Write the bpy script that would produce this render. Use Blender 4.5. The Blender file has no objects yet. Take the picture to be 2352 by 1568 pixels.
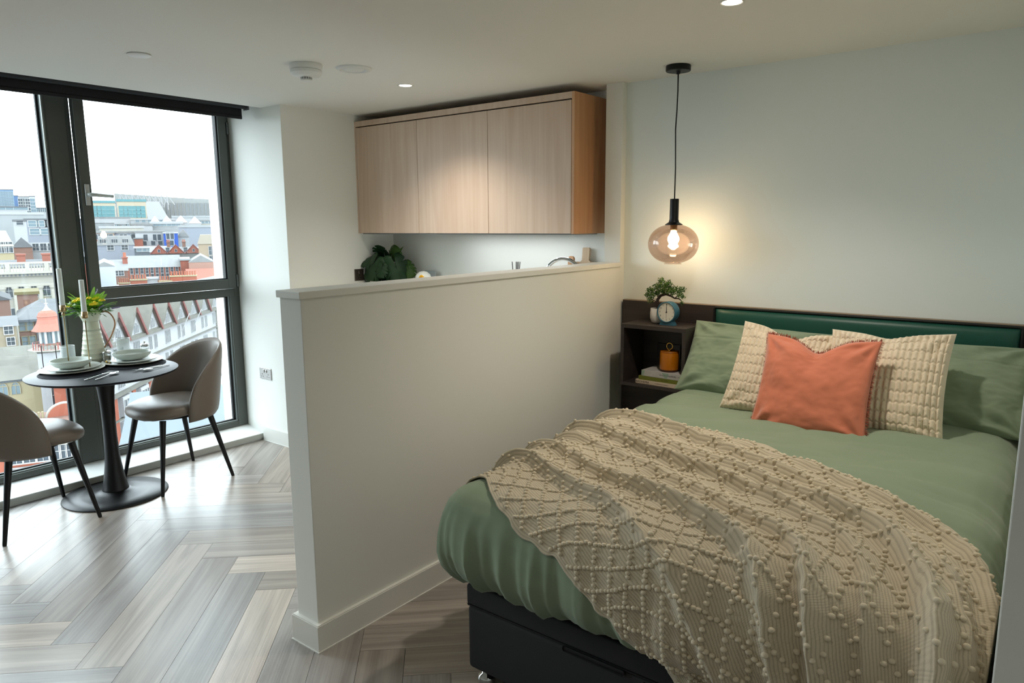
import bpy, bmesh, math, random
from mathutils import Vector, Matrix, noise
R_ = random.Random(7)
PI = math.pi
scene = bpy.context.scene
C = scene.collection

# ------------------------------------------------------------------ camera, sky, lights, exposure
cam_d = bpy.data.cameras.new('camera'); cam = bpy.data.objects.new('camera', cam_d); C.objects.link(cam)
def cam_axes(yaw, pitch, roll):
    cy, sy = math.cos(yaw), math.sin(yaw)
    f = Vector((-sy*math.cos(pitch), cy*math.cos(pitch), -math.sin(pitch)))
    r = Vector((cy, sy, 0)); u = r.cross(f); c, s = math.cos(roll), math.sin(roll)
    return c*r+s*u, -s*r+c*u, f
r_, u_, f_ = cam_axes(0.662091, 0.162339, -0.007218)
cam.matrix_world = Matrix(((r_.x, u_.x, -f_.x, 0), (r_.y, u_.y, -f_.y, 0), (r_.z, u_.z, -f_.z, 1.6), (0, 0, 0, 1)))
cam_d.sensor_width = 36; cam_d.lens = 25.137; cam_d.clip_start = 0.05; cam_d.clip_end = 4000
scene.camera = cam
vs = scene.view_settings
vs.view_transform = 'Standard'; vs.look = 'None'; vs.gamma = 1; vs.use_curve_mapping = False
vs.exposure = 0.0
scene.cycles.use_denoising = True
scene.cycles.max_bounces = 10; scene.cycles.diffuse_bounces = 6; scene.cycles.transparent_max_bounces = 12
scene.cycles.sample_clamp_indirect = 8; scene.cycles.caustics_reflective = False; scene.cycles.caustics_refractive = False
w = bpy.data.worlds.new('sky'); scene.world = w; w.use_nodes = True
bg = w.node_tree.nodes['Background']
bg.inputs[0].default_value = (0.82, 0.93, 1.0, 1); bg.inputs[1].default_value = SKY = 10.0

def light(kind, name, loc, energy, color, **kw):
    d = bpy.data.lights.new(name, kind); d.energy = energy; d.color = color
    for k, v in kw.items(): setattr(d, k, v)
    o = bpy.data.objects.new(name, d); C.objects.link(o); o.location = loc
    return o
def portal(name, y0, y1, z0, z1, x):
    o = light('AREA', name, (x, (y0+y1)/2, (z0+z1)/2), 1, (1, 1, 1), shape='RECTANGLE', size=z1-z0, size_y=y1-y0)
    o.rotation_euler = (0, -PI/2, 0); o.data.cycles.is_portal = True
    return o
portal('window_portal', 0.1, 1.79, 0.12, 2.45, -4.86)
portal('window_portal', 1.93, 2.92, 0.12, 2.45, -4.86)
WARM = (1.0, 0.91, 0.79)
o = light('AREA', 'under_cabinet_lamp', (-2.95, 3.78, 1.528), 1.9, (0.92, 0.97, 1.0), shape='RECTANGLE', size=0.95, size_y=0.04)
DOWNLIGHTS = [((-1.08, 2.724), 66, 'round ceiling downlight glowing above the bed'), ((-3.165, 3.066), 52, 'round ceiling downlight glowing in front of the oak wall cabinet'),
              ((-1.08, 0.3), 16, 'round ceiling downlight'), ((-3.2, 0.2), 20, 'round ceiling downlight'), ((1.0, 0.2), 16, 'round ceiling downlight')]
for (x, y), e, _ in DOWNLIGHTS:
    light('SPOT', 'downlight_lamp', (x, y, 2.385), e, WARM, spot_size=math.radians(125), spot_blend=0.9, shadow_soft_size=0.035)

# ------------------------------------------------------------------ materials
def lin(c):
    return tuple(((v/255)/12.92 if v <= 10 else ((v/255+0.055)/1.055)**2.4) for v in c)
MATS = {}
class NT:
    def __init__(s, m): s.m = m; s.t = m.node_tree; s.n = s.t.nodes; s.b = s.n['Principled BSDF']
    def new(s, kind, **kw):
        nd = s.n.new(kind)
        for k, v in kw.items():
            if k.startswith('i_'): nd.inputs[k[2:].replace('_', ' ')].default_value = v
            else: setattr(nd, k, v)
        return nd
    def l(s, a, b): s.t.links.new(a, b)
def mat(name, col, rough=0.5, k=1.0, *, metal=0.0, spec=0.5, bump=0, bscale=200, noise_amt=0, nscale=8, sheen=0, coat=0, stretch=None, alpha=1, emis=None, estr=0, trans=0, ior=1.45, obj_tint=0):
    if name in MATS: return MATS[name]
    m = bpy.data.materials.new(name); m.use_nodes = True; MATS[name] = m
    t = NT(m); b = t.b
    c = tuple(v*k for v in lin(col)) + (1,)
    b.inputs['Base Color'].default_value = c; b.inputs['Roughness'].default_value = rough; b.inputs['Metallic'].default_value = metal
    b.inputs['Specular IOR Level'].default_value = spec; b.inputs['IOR'].default_value = ior
    if sheen: b.inputs['Sheen Weight'].default_value = sheen
    if coat: b.inputs['Coat Weight'].default_value = coat
    if trans: b.inputs['Transmission Weight'].default_value = trans
    if alpha < 1: b.inputs['Alpha'].default_value = alpha
    if emis: b.inputs['Emission Color'].default_value = emis + (1,); b.inputs['Emission Strength'].default_value = estr
    if bump or noise_amt:
        tc = t.new('ShaderNodeTexCoord'); mp = t.new('ShaderNodeMapping'); t.l(tc.outputs['Object'], mp.inputs['Vector'])
        if stretch: mp.inputs['Scale'].default_value = stretch
    if noise_amt:
        nz = t.new('ShaderNodeTexNoise'); nz.inputs['Scale'].default_value = nscale; nz.inputs['Detail'].default_value = 6
        t.l(mp.outputs[0], nz.inputs['Vector'])
        mx = t.new('ShaderNodeMixRGB', blend_type='MULTIPLY'); mx.inputs[0].default_value = 1
        rp = t.new('ShaderNodeMapRange'); rp.inputs['To Min'].default_value = 1-noise_amt; rp.inputs['To Max'].default_value = 1+noise_amt
        rp.inputs['From Min'].default_value = 0.25; rp.inputs['From Max'].default_value = 0.75
        t.l(nz.outputs['Fac'], rp.inputs['Value']); mx.inputs[1].default_value = c; t.l(rp.outputs[0], mx.inputs[2]); t.l(mx.outputs[0], b.inputs['Base Color'])
    if bump:
        n2 = t.new('ShaderNodeTexNoise'); n2.inputs['Scale'].default_value = bscale; n2.inputs['Detail'].default_value = 3
        t.l(mp.outputs[0], n2.inputs['Vector'])
        bp = t.new('ShaderNodeBump'); bp.inputs['Strength'].default_value = bump; bp.inputs['Distance'].default_value = 0.002
        t.l(n2.outputs['Fac'], bp.inputs['Height']); t.l(bp.outputs[0], b.inputs['Normal'])
    return m
def thin_glass(name, tint=(1, 1, 1), refl=0.06, rough=0.0):
    m = bpy.data.materials.new(name); m.use_nodes = True; MATS[name] = m; t = NT(m); t.n.remove(t.b)
    tr = t.new('ShaderNodeBsdfTransparent'); tr.inputs[0].default_value = tint + (1,)
    gl = t.new('ShaderNodeBsdfGlossy'); gl.inputs['Roughness'].default_value = rough
    lw = t.new('ShaderNodeLayerWeight'); lw.inputs[0].default_value = 0.35
    mr = t.new('ShaderNodeMapRange'); mr.inputs['To Min'].default_value = refl*0.6; mr.inputs['To Max'].default_value = min(1, refl*6)
    t.l(lw.outputs['Fresnel'], mr.inputs['Value'])
    mx = t.new('ShaderNodeMixShader'); t.l(mr.outputs[0], mx.inputs[0]); t.l(tr.outputs[0], mx.inputs[1]); t.l(gl.outputs[0], mx.inputs[2])
    t.l(mx.outputs[0], t.n['Material Output'].inputs[0])
    return m
def wood(name, dark, light_, scale=1.0, rough=0.45, axis='Z', knots=True, tint=False, bumps=0.15):
    """long-grained wood; grain runs along AXIS of the object; with tint the object's colour multiplies it"""
    m = bpy.data.materials.new(name); m.use_nodes = True; MATS[name] = m; t = NT(m)
    tc = t.new('ShaderNodeTexCoord'); mp = t.new('ShaderNodeMapping'); oi = t.new('ShaderNodeObjectInfo')
    sc = {'X': (0.55, 9, 9), 'Y': (9, 0.55, 9), 'Z': (9, 9, 0.55)}[axis]
    mp.inputs['Scale'].default_value = tuple(s*scale for s in sc)
    ad = t.new('ShaderNodeVectorMath', operation='ADD'); sc2 = t.new('ShaderNodeVectorMath', operation='SCALE'); sc2.inputs['Scale'].default_value = 37.0
    cmb = t.new('ShaderNodeCombineXYZ'); t.l(oi.outputs['Random'], cmb.inputs[0]); t.l(oi.outputs['Random'], cmb.inputs[1]); t.l(oi.outputs['Random'], cmb.inputs[2])
    t.l(cmb.outputs[0], sc2.inputs[0]); t.l(tc.outputs['Object'], mp.inputs[0]); t.l(mp.outputs[0], ad.inputs[0]); t.l(sc2.outputs[0], ad.inputs[1])
    n1 = t.new('ShaderNodeTexNoise'); n1.inputs['Scale'].default_value = 1.3; n1.inputs['Detail'].default_value = 5; n1.inputs['Distortion'].default_value = 1.6
    t.l(ad.outputs[0], n1.inputs['Vector'])
    mp2 = t.new('ShaderNodeMapping'); mp2.inputs['Scale'].default_value = {'X': (1, 14, 14), 'Y': (14, 1, 14), 'Z': (14, 14, 1)}[axis]
    t.l(ad.outputs[0], mp2.inputs[0])
    n2 = t.new('ShaderNodeTexNoise'); n2.inputs['Scale'].default_value = 1.2; n2.inputs['Detail'].default_value = 4; n2.inputs['Distortion'].default_value = 0.4
    t.l(mp2.outputs[0], n2.inputs['Vector'])
    wv = t.new('ShaderNodeMath', operation='ADD'); s1 = t.new('ShaderNodeMath', operation='MULTIPLY'); s1.inputs[1].default_value = 0.72
    s2 = t.new('ShaderNodeMath', operation='MULTIPLY'); s2.inputs[1].default_value = 0.28
    t.l(n1.outputs['Fac'], s1.inputs[0]); t.l(n2.outputs['Fac'], s2.inputs[0]); t.l(s1.outputs[0], wv.inputs[0]); t.l(s2.outputs[0], wv.inputs[1])
    cr = t.new('ShaderNodeValToRGB'); cr.color_ramp.elements[0].position = 0.32; cr.color_ramp.elements[1].position = 0.66
    cr.color_ramp.elements[0].color = lin(dark)+(1,); cr.color_ramp.elements[1].color = lin(light_)+(1,)
    t.l(wv.outputs[0], cr.inputs[0]); out = cr.outputs[0]
    if tint:
        mx = t.new('ShaderNodeMixRGB', blend_type='MULTIPLY'); mx.inputs[0].default_value = 1
        t.l(out, mx.inputs[1]); t.l(oi.outputs['Color'], mx.inputs[2]); out = mx.outputs[0]
    t.l(out, t.b.inputs['Base Color']); t.b.inputs['Roughness'].default_value = rough
    bp = t.new('ShaderNodeBump'); bp.inputs['Strength'].default_value = bumps; bp.inputs['Distance'].default_value = 0.001
    t.l(n2.outputs['Fac'], bp.inputs['Height']); t.l(bp.outputs[0], t.b.inputs['Normal'])
    return m
WALL = mat('wall_paint', (230, 231, 225), 0.75, bump=0.04, bscale=350)
WALLD = mat('ceiling_paint', (230, 230, 224), 0.85)
TRIMW = mat('trim_gloss', (228, 228, 222), 0.38)
SILL = mat('sill_white', (238, 240, 238), 0.4)
ALU = mat('window_grey', (80, 84, 80), 0.38, metal=0.25)
ALUL = mat('window_bead', (150, 158, 156), 0.3, metal=0.6)  # lighter than the frame: the bead's bright reflection put into its colour
GASKET = mat('gasket', (14, 16, 18), 0.6)
GLASS = thin_glass('window_glass', (0.97, 0.985, 0.98), 0.05)
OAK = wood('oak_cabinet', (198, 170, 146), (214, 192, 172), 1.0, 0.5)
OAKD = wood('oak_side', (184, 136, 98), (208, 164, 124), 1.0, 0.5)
FLOORM = wood('floor_plank', (130, 122, 115), (180, 173, 166), 1.1, 0.30, axis='X', tint=True, bumps=0.3)
BLACKM = mat('black_metal', (11, 12, 14), 0.40, metal=0.2)
TABLEM = mat('table_black', (15, 17, 23), 0.45, spec=0.2)
LEATHER = mat('taupe_leather', (112, 102, 92), 0.42, bump=0.08, bscale=500)
CERAMIC = mat('white_ceramic', (216, 220, 214), 0.28)
STEEL = mat('steel', (200, 200, 200), 0.18, metal=1)
CHROME = mat('chrome', (225, 228, 230), 0.06, metal=1)
BRASS = mat('brass', (176, 152, 112), 0.22, metal=1)
GOLD = mat('gold', (214, 176, 96), 0.2, metal=1)
WAX = mat('candle_wax', (226, 232, 228), 0.45)
DARKW = wood('dark_laminate', (38, 32, 30), (58, 49, 45), 1.0, 0.5, axis='X')
GREENV = mat('green_vinyl', (28, 80, 68), 0.4, bump=0.05, bscale=300)
PIPE = mat('black_piping', (14, 16, 15), 0.5)
SAGE = mat('sage_cotton', (134, 150, 126), 0.85, spec=0.25, bump=0.12, bscale=900, noise_amt=0.04, nscale=3, sheen=0.15)
DIVAN = mat('charcoal_fabric', (36, 37, 39), 0.8, bump=0.3, bscale=1200)
WHITEP = mat('white_plastic', (224, 226, 224), 0.4)

# ------------------------------------------------------------------ mesh helpers
class MB:
    """collects shapes in one bmesh"""
    def __init__(s): s.bm = bmesh.new()
    def box(s, x0, x1, y0, y1, z0, z1, bev=0, rot=None, seg=2):
        r = bmesh.ops.create_cube(s.bm, size=1)['verts']
        M = Matrix.Translation(((x0+x1)/2, (y0+y1)/2, (z0+z1)/2)) @ (rot or Matrix()) @ Matrix.Diagonal((abs(x1-x0), abs(y1-y0), abs(z1-z0), 1))
        bmesh.ops.transform(s.bm, matrix=M, verts=r)
        if bev:
            es = list({e for v in r for e in v.link_edges})
            bmesh.ops.bevel(s.bm, geom=es, offset=bev, segments=seg, affect='EDGES', profile=0.5)
        return s
    def lathe(s, prof, loc=(0, 0, 0), n=40, M=None, close=False):
        rings = []; M = M or Matrix.Translation(loc)
        for r, z in prof:
            if r < 1e-6: rings.append([s.bm.verts.new(M @ Vector((0, 0, z)))])
            else: rings.append([s.bm.verts.new(M @ Vector((r*math.cos(2*PI*i/n), r*math.sin(2*PI*i/n), z))) for i in range(n)])
        if close: rings.append(rings[0])
        for a, b in zip(rings, rings[1:]):
            for i in range(n):
                j = (i+1) % n
                if len(a) == 1 and len(b) == 1: break
                if len(a) == 1: s.bm.faces.new((a[0], b[j], b[i])) if False else s.bm.faces.new((a[0], b[i], b[j]))
                elif len(b) == 1: s.bm.faces.new((a[i], a[j], b[0]))
                else: s.bm.faces.new((a[i], a[j], b[j], b[i]))
        return s
    def tube(s, pts, rad, n=10, cap=True, flat=None):
        pts = [Vector(p) for p in pts]; k = len(pts)
        rs = rad if isinstance(rad, (list, tuple)) else [rad]*k
        rings = []; t0 = (pts[1]-pts[0]).normalized()
        up = Vector((0, 0, 1)) if abs(t0.z) < 0.9 else Vector((1, 0, 0))
        nrm = (up - t0*up.dot(t0)).normalized()
        for i, p in enumerate(pts):
            t = ((pts[min(i+1, k-1)]-pts[max(i-1, 0)])).normalized()
            nrm = (nrm - t*nrm.dot(t)).normalized(); b = t.cross(nrm)
            fl = flat or 1
            rings.append([s.bm.verts.new(p + (nrm*math.cos(2*PI*j/n)*fl + b*math.sin(2*PI*j/n))*rs[i]) for j in range(n)])
        for a, b in zip(rings, rings[1:]):
            for j in range(n): s.bm.faces.new((a[j], a[(j+1) % n], b[(j+1) % n], b[j]))
        if cap: s.bm.faces.new(rings[0][::-1]); s.bm.faces.new(rings[-1])
        return s
    def grid(s, P, wrap_u=False):
        V = [[s.bm.verts.new(p) for p in row] for row in P]
        nu = len(V[0])
        for a, b in zip(V, V[1:]):
            for j in range(nu-(0 if wrap_u else 1)):
                k = (j+1) % nu; s.bm.faces.new((a[j], a[k], b[k], b[j]))
        return s
    def poly(s, pts, d=None):
        """flat polygon, extruded by vector d"""
        pts = [Vector(p) for p in pts]; a = [s.bm.verts.new(p) for p in pts]
        s.bm.faces.new(a)
        if d is not None:
            d = Vector(d); b = [s.bm.verts.new(p+d) for p in pts]; s.bm.faces.new(b[::-1])
            for i in range(len(a)): j = (i+1) % len(a); s.bm.faces.new((a[j], a[i], b[i], b[j]))
        return s
    def ico(s, loc, r, sub=1, scale=(1, 1, 1)):
        M = Matrix.Translation(loc) @ Matrix.Diagonal((r*scale[0], r*scale[1], r*scale[2], 1))
        bmesh.ops.create_icosphere(s.bm, subdivisions=sub, radius=1, matrix=M); return s
    def mesh(s, name, m, smooth=False, angle=None):
        bmesh.ops.recalc_face_normals(s.bm, faces=s.bm.faces)
        me = bpy.data.meshes.new(name); s.bm.to_mesh(me); s.bm.free()
        if m: me.materials.append(m)
        if smooth or angle:
            for p in me.polygons: p.use_smooth = True
            if angle: me.set_sharp_from_angle(angle=math.radians(angle))
        return me
    def obj(s, name, m, parent=None, smooth=False, angle=None, loc=None):
        return link(name, s.mesh(name, m, smooth, angle), parent, loc)
def link(name, data, parent=None, loc=None, rot=None):
    o = bpy.data.objects.new(name, data); C.objects.link(o)
    if parent: o.parent = parent
    if loc is not None: o.location = loc
    if rot is not None: o.rotation_euler = rot
    return o
def tag(o, label, cat, group=None, kind=None):
    if label: o['label'] = label
    if cat: o['category'] = cat
    if group: o['group'] = group
    if kind: o['kind'] = kind
    return o
def thing(name, label, cat, loc=(0, 0, 0), rot=(0, 0, 0), group=None):
    o = link(name, None, None, loc, rot); o.empty_display_size = 0.05
    return tag(o, label, cat, group)
def copy_tree(o, parent=None):
    c = o.copy(); C.objects.link(c); c.parent = parent
    for ch in list(o.children): copy_tree(ch, c)
    return c
def struct(o): o['kind'] = 'structure'; return o
def text(s, size, m, parent, loc, rot, name='lettering', ext=0.0003, align='CENTER'):
    cu = bpy.data.curves.new(name, 'FONT'); cu.body = s; cu.size = size; cu.extrude = ext
    cu.align_x = align; cu.align_y = 'CENTER'; cu.resolution_u = 3; cu.materials.append(m)
    tmp = bpy.data.objects.new('tmp', cu); C.objects.link(tmp)
    dg = bpy.context.evaluated_depsgraph_get(); me = bpy.data.meshes.new_from_object(tmp.evaluated_get(dg))
    bpy.data.objects.remove(tmp)
    return link(name, me, parent, loc, rot)
def spline(P, n=6):
    out = []
    for i in range(len(P)-1):
        p0, p1, p2, p3 = (Vector(P[j]) for j in (max(i-1, 0), i, i+1, min(i+2, len(P)-1)))
        for k in range(n):
            t = k/n; out.append(0.5*((2*p1)+(p2-p0)*t+(2*p0-5*p1+4*p2-p3)*t*t+(3*p1-p0-3*p2+p3)*t**3))
    return out+[Vector(P[-1])]
def smooth01(t): t = max(0, min(1, t)); return t*t*(3-2*t)

# ------------------------------------------------------------------ the room shell
CZ = 2.405
XW = -4.93      # inner face of the window frames
sh = MB(); sh.box(-5.0, 2.2, -2.6, 4.2, -0.12, -0.006); floor = struct(sh.obj('floor', mat('subfloor', (60, 55, 50), 0.8)))
sh = MB(); sh.box(-4.511, 2.2, -2.6, 4.2, CZ, 2.62).box(-5.0, -4.511, -2.6, 4.2, 2.56, 2.62); struct(sh.obj('ceiling', WALLD))
sh = MB(); sh.box(-5.02, -4.287, 2.985, 4.2, 0, 2.56, 0.003); struct(sh.obj('wall_left', WALL))
sh = MB(); sh.box(-5.17, -5.021, 2.93, 4.2, -1.2, 3.4); struct(sh.obj('wall_outside', mat('outer_reveal', (236, 232, 222), 0.8)))
sh = MB(); sh.box(-4.287, -2.12, 3.97, 4.2, 0, 2.405).box(-2.24, -2.13, 3.79, 4.0, 0, 2.405, 0.002); struct(sh.obj('wall_kitchen', WALL))
sh = MB(); sh.box(-2.13, 2.2, 3.837, 4.2, 0, 2.405); struct(sh.obj('wall_headboard', mat('headboard_wall_daylight_tint', (228, 236, 235), 0.72, bump=0.04, bscale=350)))  # cooler and lighter than the other walls: window daylight put into the colour
sh = MB(); sh.box(-0.043, 0.10, 1.50, 3.837, 0, 2.405, 0.003); struct(sh.obj('wall_alcove', WALL))
sh = MB(); sh.box(2.0, 2.2, -2.6, 3.837, 0, 2.405); struct(sh.obj('wall_right', WALL))
sh = MB(); sh.box(-5.0, 2.2, -2.8, -2.6, 0, 2.6); struct(sh.obj('wall_back', WALL))
# partition with capping and skirting
sh = MB(); sh.box(-2.255, -2.130, 1.523, 3.79, 0, 1.346, 0.002); struct(sh.obj('wall_partition', WALL))
sh = MB(); sh.box(-2.262, -2.121, 1.512, 3.79, 1.345, 1.371, 0.002); struct(sh.obj('trim_1', TRIMW))
def skirting(name, pts, h=0.108, t=0.016):
    """pts: plan polyline; the board stands to the right of the line"""
    sh = MB()
    for (a, b) in zip(pts, pts[1:]):
        a = Vector(a).to_3d(); b = Vector(b).to_3d(); d = (b-a).normalized(); n = Vector((d.y, -d.x, 0))
        sh.poly([a-d*0*t, b, b+n*t+d*0, a+n*t], (0, 0, h-0.004))
        sh.poly([a+Vector((0, 0, h-0.004)), b+Vector((0, 0, h-0.004)), b+n*(t-0.003)+Vector((0, 0, h-0.004)), a+n*(t-0.003)+Vector((0, 0, h-0.004))], (0, 0, 0.004))
        sh.tube([a+n*(t+0.001)+Vector((0, 0, 0.002)), b+n*(t+0.001)+Vector((0, 0, 0.002))], 0.003, 6)
    return struct(sh.obj(name, TRIMW))
sh = MB()
sh.box(-2.273, -2.112, 1.505, 3.80, 0.0, 0.104).box(-2.270, -2.115, 1.508, 3.80, 0.104, 0.108)
sh.box(-2.277, -2.108, 1.501, 3.80, 0.0, 0.004)
struct(sh.obj('baseboard_partition', TRIMW))
skirting('baseboard_left', [(-4.71, 2.985), (-4.287, 2.985), (-4.287, 3.36)])
skirting('baseboard_alcove', [(-0.043, 3.8), (-0.043, 1.5), (0.10, 1.5), (0.10, 3.8)])
skirting('baseboard_right', [(2.0, 3.83), (2.0, -2.59)])
# window sill board (a low white step in front of the glazing)
sh = MB(); sh.poly([(-4.725, 2.985, 0.012), (-4.725, 2.985, 0.050), (-4.96, 2.985, 0.088), (-4.96, 2.985, 0.012)], (0, -5.5, 0))
sh.box(-4.735, -4.96, -2.5, 2.985, -0.005, 0.012)
sl = struct(sh.obj('trim_2', SILL))
sh = MB(); sh.box(-4.727, -4.7215, -2.5, 2.98, 0.010, 0.047, 0.001); struct(sh.obj('trim_3', mat('sill_edge', (176, 178, 172), 0.4)))

# herringbone planks
PW, PL = 0.172, 1.04
ang = math.radians(43.2); U = Vector((math.cos(ang), math.sin(ang), 0)); V = Vector((math.sin(ang), -math.cos(ang), 0))
u0, v0 = -1.388, -3.575
def clip(poly, x0, x1, y0, y1):
    for ax, lim, sgn in ((0, x0, 1), (0, x1, -1), (1, y0, 1), (1, y1, -1)):
        out = []
        for i in range(len(poly)):
            a, b = poly[i], poly[(i+1) % len(poly)]; da, db = (a[ax]-lim)*sgn, (b[ax]-lim)*sgn
            if da >= 0: out.append(a)
            if da*db < 0: t = da/(da-db); out.append(a+(b-a)*t)
        poly = out
        if len(poly) < 3: return []
    return poly
def plank(ua, ub, va, vb, along_u):
    g = 0.0007
    pts = [U*a+V*b for a, b in ((ua+g, va+g), (ub-g, va+g), (ub-g, vb-g), (ua+g, vb-g))]
    pts = clip(pts, -4.90, 1.99, -2.55, 3.83)
    if not pts: return
    c = U*((ua+ub)/2)+V*((va+vb)/2)
    # skip planks the photograph shows nothing of
    if not (-4.95 < c.x < 0.6 and -0.6 < c.y < 3.9): vis = False
    else: vis = True
    rz = ang if along_u else ang-PI/2
    inv = Matrix.Rotation(-rz, 4, 'Z')
    mb = MB(); mb.poly([inv @ (p-c) + Vector((0, 0, -0.006)) for p in pts], (0, 0, 0.006))
    o = mb.obj('floor_plank', FLOORM, floor, loc=c); o.rotation_euler = (0, 0, rz)
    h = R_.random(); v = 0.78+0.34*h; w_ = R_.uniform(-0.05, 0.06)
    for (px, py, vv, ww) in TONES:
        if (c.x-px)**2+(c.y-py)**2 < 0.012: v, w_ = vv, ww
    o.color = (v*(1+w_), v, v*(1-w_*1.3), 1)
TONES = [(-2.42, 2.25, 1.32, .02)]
PLK = []
for k in range(-34, 34):
    for m_ in range(-6, 7):
        bu, bv = u0+k*PW+m_*PL, v0+k*PW-m_*PL
        PLK.append((bu, bu+PW, bv, bv+PL, False))
        PLK.append((bu-PL, bu, bv+PL-PW, bv+PL, True))   # its partner running along U
def pale(px, py):
    """tone of the plank that covers this spot"""
    p = Vector((px, py, 0)); a, b = p.dot(U), p.dot(V)
    for q in PLK:
        if q[0] <= a <= q[1] and q[2] <= b <= q[3]: return U*((q[0]+q[1])/2)+V*((q[2]+q[3])/2)
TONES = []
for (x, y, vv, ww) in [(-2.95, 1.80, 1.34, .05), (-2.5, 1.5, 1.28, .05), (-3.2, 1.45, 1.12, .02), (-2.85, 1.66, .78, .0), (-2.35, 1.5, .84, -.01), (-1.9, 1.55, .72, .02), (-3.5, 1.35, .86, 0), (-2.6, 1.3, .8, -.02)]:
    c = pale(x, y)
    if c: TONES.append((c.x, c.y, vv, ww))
for q in PLK:
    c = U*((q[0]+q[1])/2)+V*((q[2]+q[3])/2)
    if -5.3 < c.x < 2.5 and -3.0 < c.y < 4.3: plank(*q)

# ------------------------------------------------------------------ windows
def bars(name, lst, m, parent=None, bev=0.002):
    sh = MB()
    for b in lst: sh.box(*b, bev)
    return sh.obj(name, m, parent)
win1 = struct(bars('window_1', [(-5.0, XW, 1.795, 1.906, 0.088, 2.56), (-5.0, XW, 1.906, 1.985, 0.088, 1.14), (-5.0, XW, 1.906, 1.93, 1.14, 2.56),
    (-5.0, XW, 2.945, 2.985, 1.085, 2.56), (-5.0, XW, 2.91, 2.985, 0.088, 1.085), (-5.0, XW, 1.985, 2.91, 0.088, 0.126), (-5.0, XW, 1.985, 2.945, 1.085, 1.14), (-5.0, XW, 1.93, 2.945, 2.45, 2.56)], ALU))
bars('bead', [(-4.965, -4.945, 1.985, 2.910, 0.126, 0.134), (-4.965, -4.945, 2.902, 2.910, 0.134, 1.085), (XW-.004, XW+.004, 1.93, 1.9325, 0.1, 1.1)], ALUL, win1, 0)
bars('gasket', [(-4.985, -4.965, 1.985, 2.910, 0.126, 0.142), (-4.985, -4.965, 1.985, 1.997, 0.126, 1.085), (-4.985, -4.965, 2.885, 2.910, 0.126, 1.085), (-4.985, -4.965, 1.985, 2.910, 1.077, 1.085)], GASKET, win1, 0)
bars('glass_pane', [(-4.978, -4.972, 1.985, 2.91, 0.13, 1.08)], GLASS, win1, 0)
# opening sash, hinged on the right and swung a few centimetres inwards
sash = thing('window_sash', 'dark grey window sash standing slightly ajar, with a lever handle', 'window', (-4.925, 2.955, 0), (0, 0, math.radians(1.6)))
L = -1.025
bars('stile', [(-0.03, 0.02, L, L+0.062, 1.145, 2.45)], ALU, sash); bars('stile', [(-0.03, 0.02, -0.068, -0.006, 1.145, 2.45)], ALU, sash)
bars('rail', [(-0.03, 0.02, L+.062, -0.068, 1.145, 1.215)], ALU, sash); bars('rail', [(-0.03, 0.02, L+.062, -0.068, 2.39, 2.45)], ALU, sash)
bars('gasket', [(-0.032, 0.006, -0.078, -0.064, 1.21, 2.4), (-0.032, 0.006, L+.06, -0.07, 1.208, 1.222), (-0.032, -0.01, L+.058, L+.066, 1.21, 2.4)], GASKET, sash, 0)
bars('glass_pane', [(-0.008, -0.002, L+.05, -0.06, 1.2, 2.4)], GLASS, sash, 0)
hd = MB(); hd.box(0.02, 0.032, L+0.018, L+0.046, 1.735, 1.865, 0.004); plate = hd.obj('handle_plate', mat('satin_grey', (176, 180, 178), 0.4, metal=0.4), sash)
hd = MB(); hd.tube([(0.03, L+.032, 1.80), (0.055, L+.032, 1.80), (0.068, L+.045, 1.80), (0.070, L+.165, 1.793)], [0.012, 0.013, 0.012, 0.0105], 12, flat=1); hd.obj('handle', MATS['satin_grey'], sash, smooth=True)
for z in (1.20, 2.3):
    hd = MB(); hd.box(-4.932, -4.915, 2.962, 2.980, z-0.045, z+0.045, 0.003); hd.obj('hinge', mat('hinge_grey', (120, 126, 124), 0.35, metal=0.7), win1)
WINL = [('window_2', 0.05, 1.795)]
sh = MB(); sh.box(-5.02, -4.93, -2.6, 0.05, 0, 2.56); struct(sh.obj('wall_window', WALL))
for n, a, b in WINL:
    m0 = 0.0 if n == 'window_2' else 0.055
    fr = struct(bars(n, [(-5.0, XW, a, a+0.055, 0.088, 2.56), (-5.0, XW, a+.055, b-.012-m0, 0.088, 0.126), (-5.0, XW, a+.055, b-.012-m0, 2.45, 2.56), (-5.0, XW, b-0.012-m0, b, 0.088, 2.56)], ALU))
    bars('bead', [(-4.965, -4.945, a+.055, b-.012-m0, 0.126, 0.134), (-4.975, -4.925, b-.02-m0, b-.0125-m0, 0.126, 2.45)], ALUL, fr, 0)
    bars('gasket', [(-4.985, -4.965, a+.055, b-.02-m0, 0.126, 0.142), (-4.985, -4.965, b-.034-m0, b-.02-m0, 0.126, 2.45)], GASKET, fr, 0)
    bars('glass_pane', [(-4.978, -4.972, a+.055, b-.012-m0, 0.13, 2.45)], GLASS, fr, 0)
# roller blind rolled up at the ceiling
bl = thing('roller_blind', 'black roller blind rolled up above the tall window', 'blind', (-4.60, 0, 2.43))
BF = mat('blind_fabric', (16, 18, 22), 0.7)
sh = MB(); sh.tube([(0, -2.4, 0), (0, 2.925, 0)], 0.034, 20); sh.obj('blind_roll', BF, bl, smooth=False, angle=40)
sh = MB(); sh.box(-0.036, -0.033, -2.39, 2.915, -0.085, 0.0); sh.obj('blind_fabric', BF, bl)
sh = MB(); sh.box(-0.041, -0.028, -2.39, 2.915, -0.098, -0.075, 0.004); sh.obj('hem_bar', BF, bl)
sh = MB(); sh.box(-0.03, 0.035, 2.927, 2.933, -0.04, 0.06, 0.001); sh.obj('bracket', mat('bracket_grey', (140, 145, 145), 0.4, metal=0.5), bl)

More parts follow.
